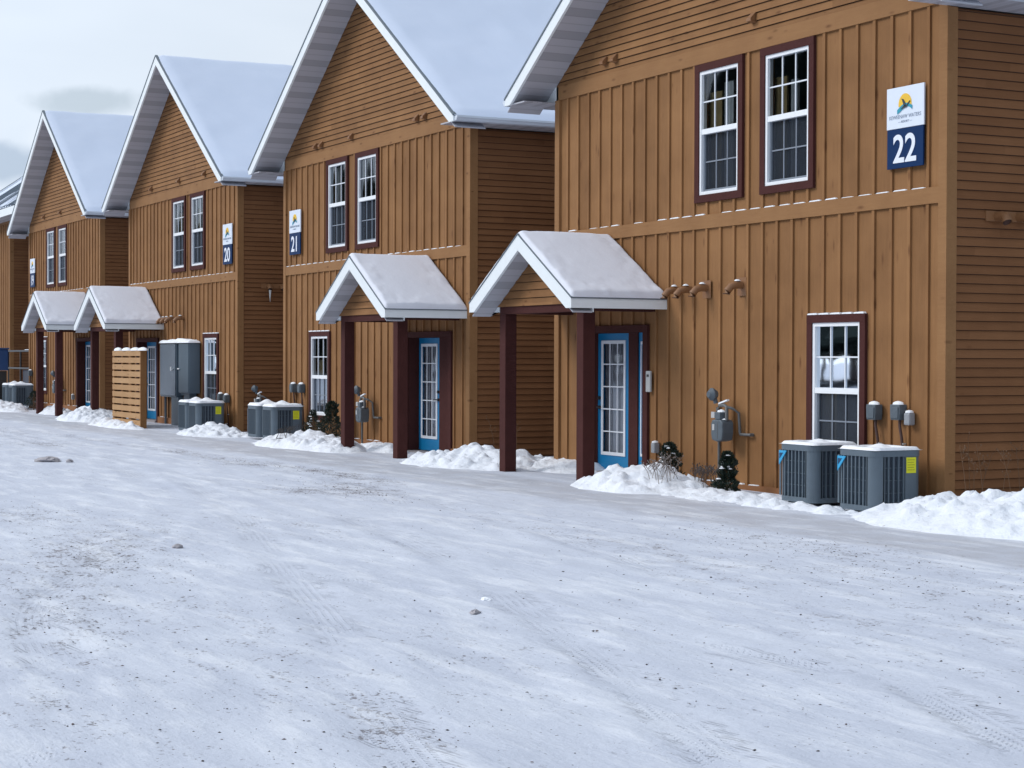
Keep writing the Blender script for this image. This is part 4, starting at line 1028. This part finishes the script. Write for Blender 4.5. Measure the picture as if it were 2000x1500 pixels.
def weeds(loc, label, n=5, hgt=.55, seed=0, spread=.12, name='dry_weed', cat='dry weed', m=None):
    rs = random.Random(seed); m_ = MB()
    for k in range(n):
        x, y = rs.uniform(-spread, spread), rs.uniform(-spread, spread); m_.tube([(0, 0, -.06), (x*.5, y*.5, -.045), (x, y, -.05)], .004, 5); hh = hgt*rs.uniform(.5, 1); lx, ly = rs.uniform(-.12, .12), rs.uniform(-.12, .12)
        pts = [(x, y, -.05), (x+lx*.4, y+ly*.4, hh*.5), (x+lx, y+ly, hh)]
        m_.tube(pts, [.004, .0035, .002], 5)
        for q in range(6):
            t_ = rs.uniform(.4, 1); a = rs.random()*6.28; b0 = Vector(pts[1]).lerp(Vector(pts[2]), (t_-.4)/.6)
            m_.tube([b0, b0+Vector((math.cos(a)*.06, math.sin(a)*.06, .05))], [.0025, .0015], 4)
            p = b0+Vector((math.cos(a)*.06, math.sin(a)*.06, .05)); m_.lathe([(.004, 0), (.009, .008), (.003, .02)], tuple(p), 5)
    o = obj(name, m_, m or M_twig, loc=loc); tag(o, label, cat, 'dry stalks by the walls'); return o
shrub((5.55, -.55, -.07), .54, .175, 'dark little conifer with snow on its crown below the nearest gas meter', seed=1, n=3000)
shrub((4.0, -.45, -.02), .54, .21, 'green-brown shrub half buried in the snow heap beside the sidelight', seed=2, n=1800, snow_amt=18)
shrub((-8.45, -.42, -.02), .82, .27, 'dark full shrub against the left porch post of cabin 21', seed=3, n=2600, snowy=False)
shrub((-9.55, -.38, -.02), .62, .22, 'sparse dark shrub in front of the ground window of cabin 21', seed=4, n=900)
shrub((-34.3, -.4, 0), .55, .28, 'dark shrub behind the farthest air conditioner', seed=5, n=900, snowy=False)
weeds((5.15, -.62, .06), 'tangle of bare twigs poking out of snow between shrub and small conifer', 26, .20, 3, .30, 'bare_twigs', 'twigs', mat('grey_twig', (.09, .07, .065), .8))
weeds((4.95, -1.1, .10), 'snow-dusted bare shrub stems in the heap right of the porch post', 14, .30, 33, .2, 'bare_twigs', 'twigs', mat('pale_twig', (.2, .17, .16), .8))
weeds((-2.6, .45, .05), 'tall dry weed at the right corner of cabin 21', 4, .85, 4, .2)
weeds((-1.9, 1.4, .05), 'dry weed behind the left porch post of the nearest cabin', 5, .6, 5, .3)
weeds((9.35, .35, .1), 'dry weed stalks at the right corner of the nearest cabin', 7, .75, 6, .35)
weeds((9.5, 1.2, .1), 'sparse dry weed by the dark side wall at the right edge', 5, .6, 8, .3)
weeds((-8.3, -1.35, .16), 'dark twigs sticking out of the snow bank left of the shrubs', 14, .15, 9, .28, 'bare_twigs', 'twigs', mat('dark_twig', (.05, .045, .045), .8))

# ------------------------------------------------------------------ far-left clutter
g = thing('metal_railing', (-41.2, .35, 0), 'dark metal railing in the gap beside the far-left cabin', 'railing')
for z in (1.86, 1.26): m_ = MB(); m_.box(-.4, 5.0, -.03, .03, z-.03, z+.03); obj('rail', m_, M_black, g)
for x in (-.35, 1.6, 3.3, 4.9): m_ = MB(); m_.box(x-.03, x+.03, -.025, .025, -.2, 1.83); obj('post', m_, M_black, g)
m_ = MB(); m_.box(1.7, 4.8, .05, 1.6, .1, 1.2); obj('panel', m_, mat('dark_blue_grey_panel', (.03, .035, .055), .6), g)
m_ = MB(); m_.box(2.4, 3.6, -.04, .04, 1.891, 1.91); m_.box(3.0, 3.8, -.04, .04, 1.291, 1.31); obj('snow', m_, M_cap, g)
g = thing('waste_bin', (-37.2, -.95, 0), 'blue plastic bin cut by the left edge of the photo', 'bin')
m_ = MB(); m_.prism([(-.25, 1.2), (.30, 1.2), (.34, 1.9), (-.3, 1.9)], 'y', -.3, .3); obj('body', m_, M_binb, g, bevel=.03)
m_ = MB(); m_.box(-.33, .37, -.33, .33, 1.901, 1.95); obj('lid', m_, M_binb, g, bevel=.02)
m_ = MB(); m_.box(-.2, .24, -.26, .26, .0, 1.18); obj('stand', m_, M_black, g)

# ------------------------------------------------------------------ lumps and gravel on the lot
def chunk(loc, sx, sy, sz, label, seed, m):
    rs = random.Random(seed); m_ = MB(); n = 14
    prof = [(1, -.2), (.95, .25), (.7, .65), (.35, .9), (.05, 1)]
    rings = []
    for (q, z) in prof:
        b = len(m_.v); rings.append(b)
        for k in range(n):
            a = 6.283*k/n; f = q*(1+.25*rs.uniform(-1, 1)); m_.v.append((sx*f*math.cos(a), sy*f*math.sin(a), sz*(z+.12*rs.uniform(-1, 1))))
    for i in range(len(prof)-1):
        for k in range(n): j = (k+1) % n; m_.f.append((rings[i]+k, rings[i]+j, rings[i+1]+j, rings[i+1]+k)); m_.m.append(0)
    m_.f.append(tuple(rings[-1]+k for k in range(n))); m_.m.append(0)
    o = obj('snow_clod', m_, m, loc=loc); tag(o, label, 'snow clod', 'frozen clods on the lot')
M_clod = mat('dirty_frozen_snow', (.36, .345, .37), .8, var=.6, vs=9, bump=.5, bs=25)
chunk((-5.0, -6.75, -.03), .20, .20, .065, 'largest dirty frozen clod, alone on the lot at the left', 1, M_clod)
chunk((-4.6, -6.5, -.03), .06, .06, .04, 'small clod right beside the largest dirty clod', 2, M_clod)
chunk((9.2, -8.9, -.035), .05, .05, .03, 'dirty clod among the gritty tracks at left', 3, M_clod)
chunk((14.15, -8.35, -.04), .035, .035, .022, 'small grey clod near the middle of the lot', 4, M_clod)
chunk((13.6, -8.0, -.04), .05, .035, .02, 'pale small clod just behind the grey middle clod', 5, M_cap)
chunk((16.9, -4.75, -.04), .05, .04, .03, 'small clod on the lot near the right edge', 6, M_clod)
m_ = MB(); rs = random.Random(5)
gp = [(11.5, -3.7, 2.2, .6, 330), (14.5, -4.6, 2.2, .9, 330), (12.5, -6, 4, 1.5, 160), (15.5, -8.5, 2.5, 1.5, 150), (9.8, -9.9, 2.4, .8, 300), (17.3, -10.5, 1.2, .7, 110), (5, -9.2, 2, .6, 150), (13.2, -10.9, 1.8, .5, 160), (3, -4.9, 2, .5, 260), (-2, -3.8, 3, .35, 200), (8, -5, 6, 1.5, 120), (16.5, -11.3, 1.2, .6, 70), (17.5, -8, 1.5, 1.2, 110)]
ix = lambda x: int(np.clip(np.searchsorted(gx, x), 1, len(gx)-1)); iy = lambda y: int(np.clip(np.searchsorted(gy, y), 1, len(gy)-1))
for (cx_, cy_, sx, sy, n) in gp:
    for k in range(n):
        x = rs.gauss(cx_, sx*.6); y = rs.gauss(cy_, sy*.6)
        if y > -2.9 or y < -13: continue
        z = GZ[iy(y), ix(x)]; q = .003+.010*rs.random()**3; a = rs.random()*3.1
        ca, sa = math.cos(a), math.sin(a); b = len(m_.v)
        for (px, py, pz) in ((1, 0, 0), (0, .7, .1), (-1.1, .1, 0), (.1, -.8, .05), (.1, 0, .45), (.2, .1, -.6)):
            px *= rs.uniform(.7, 1.3); py *= rs.uniform(.7, 1.3)
            m_.v.append((x+q*(px*ca-py*sa), y+q*(px*sa+py*ca), z+q*pz*rs.uniform(.6, 1.2)+.001))
        for tr_ in ((0, 1, 4), (1, 2, 4), (2, 3, 4), (3, 0, 4), (1, 0, 5), (2, 1, 5), (3, 2, 5), (0, 3, 5)):
            m_.f.append(tuple(b+i for i in tr_)); m_.m.append(0 if k % 4 else 1)
o = obj('gravel', m_, [mat('dark_gravel', (.07, .065, .068), .9, var=.5, vs=30), mat('reddish_gravel', (.13, .095, .09), .9, var=.4, vs=30)])
tag(o, 'loose dark gravel scattered over the snowy lot', 'gravel', kind='stuff')

# ------------------------------------------------------------------ conifer wood across the lot (behind the camera; seen only in the glass)
m_ = MB(); rs = random.Random(9)
for k in range(420):
    x = rs.uniform(-230, 70); y = rs.uniform(-88, -56); hh = rs.uniform(15, 25)
    for i in range(5):
        z0 = hh*(.12+.17*i); r0 = (hh*.19)*(1-i*.17); b = len(m_.v); n = 9
        for q in range(n): f = 1+.3*rs.uniform(-1, 1); m_.v.append((x+r0*f*math.cos(q*.698), y+r0*f*math.sin(q*.698), z0+rs.uniform(-.3, .3)))
        m_.v.append((x, y, z0+hh*.28))
        for q in range(n): m_.f.append((b+q, b+(q+1) % n, b+n)); m_.m.append(0)
    m_.tube([(x, y, -.3), (x, y, hh*.5)], [.18, .1], 6, 1)
o = obj('conifer_wood', m_, [mat('far_conifer', (.03, .045, .04), .9), M_twig]); tag(o, 'dark conifer wood across the lot', 'wood', kind='stuff')
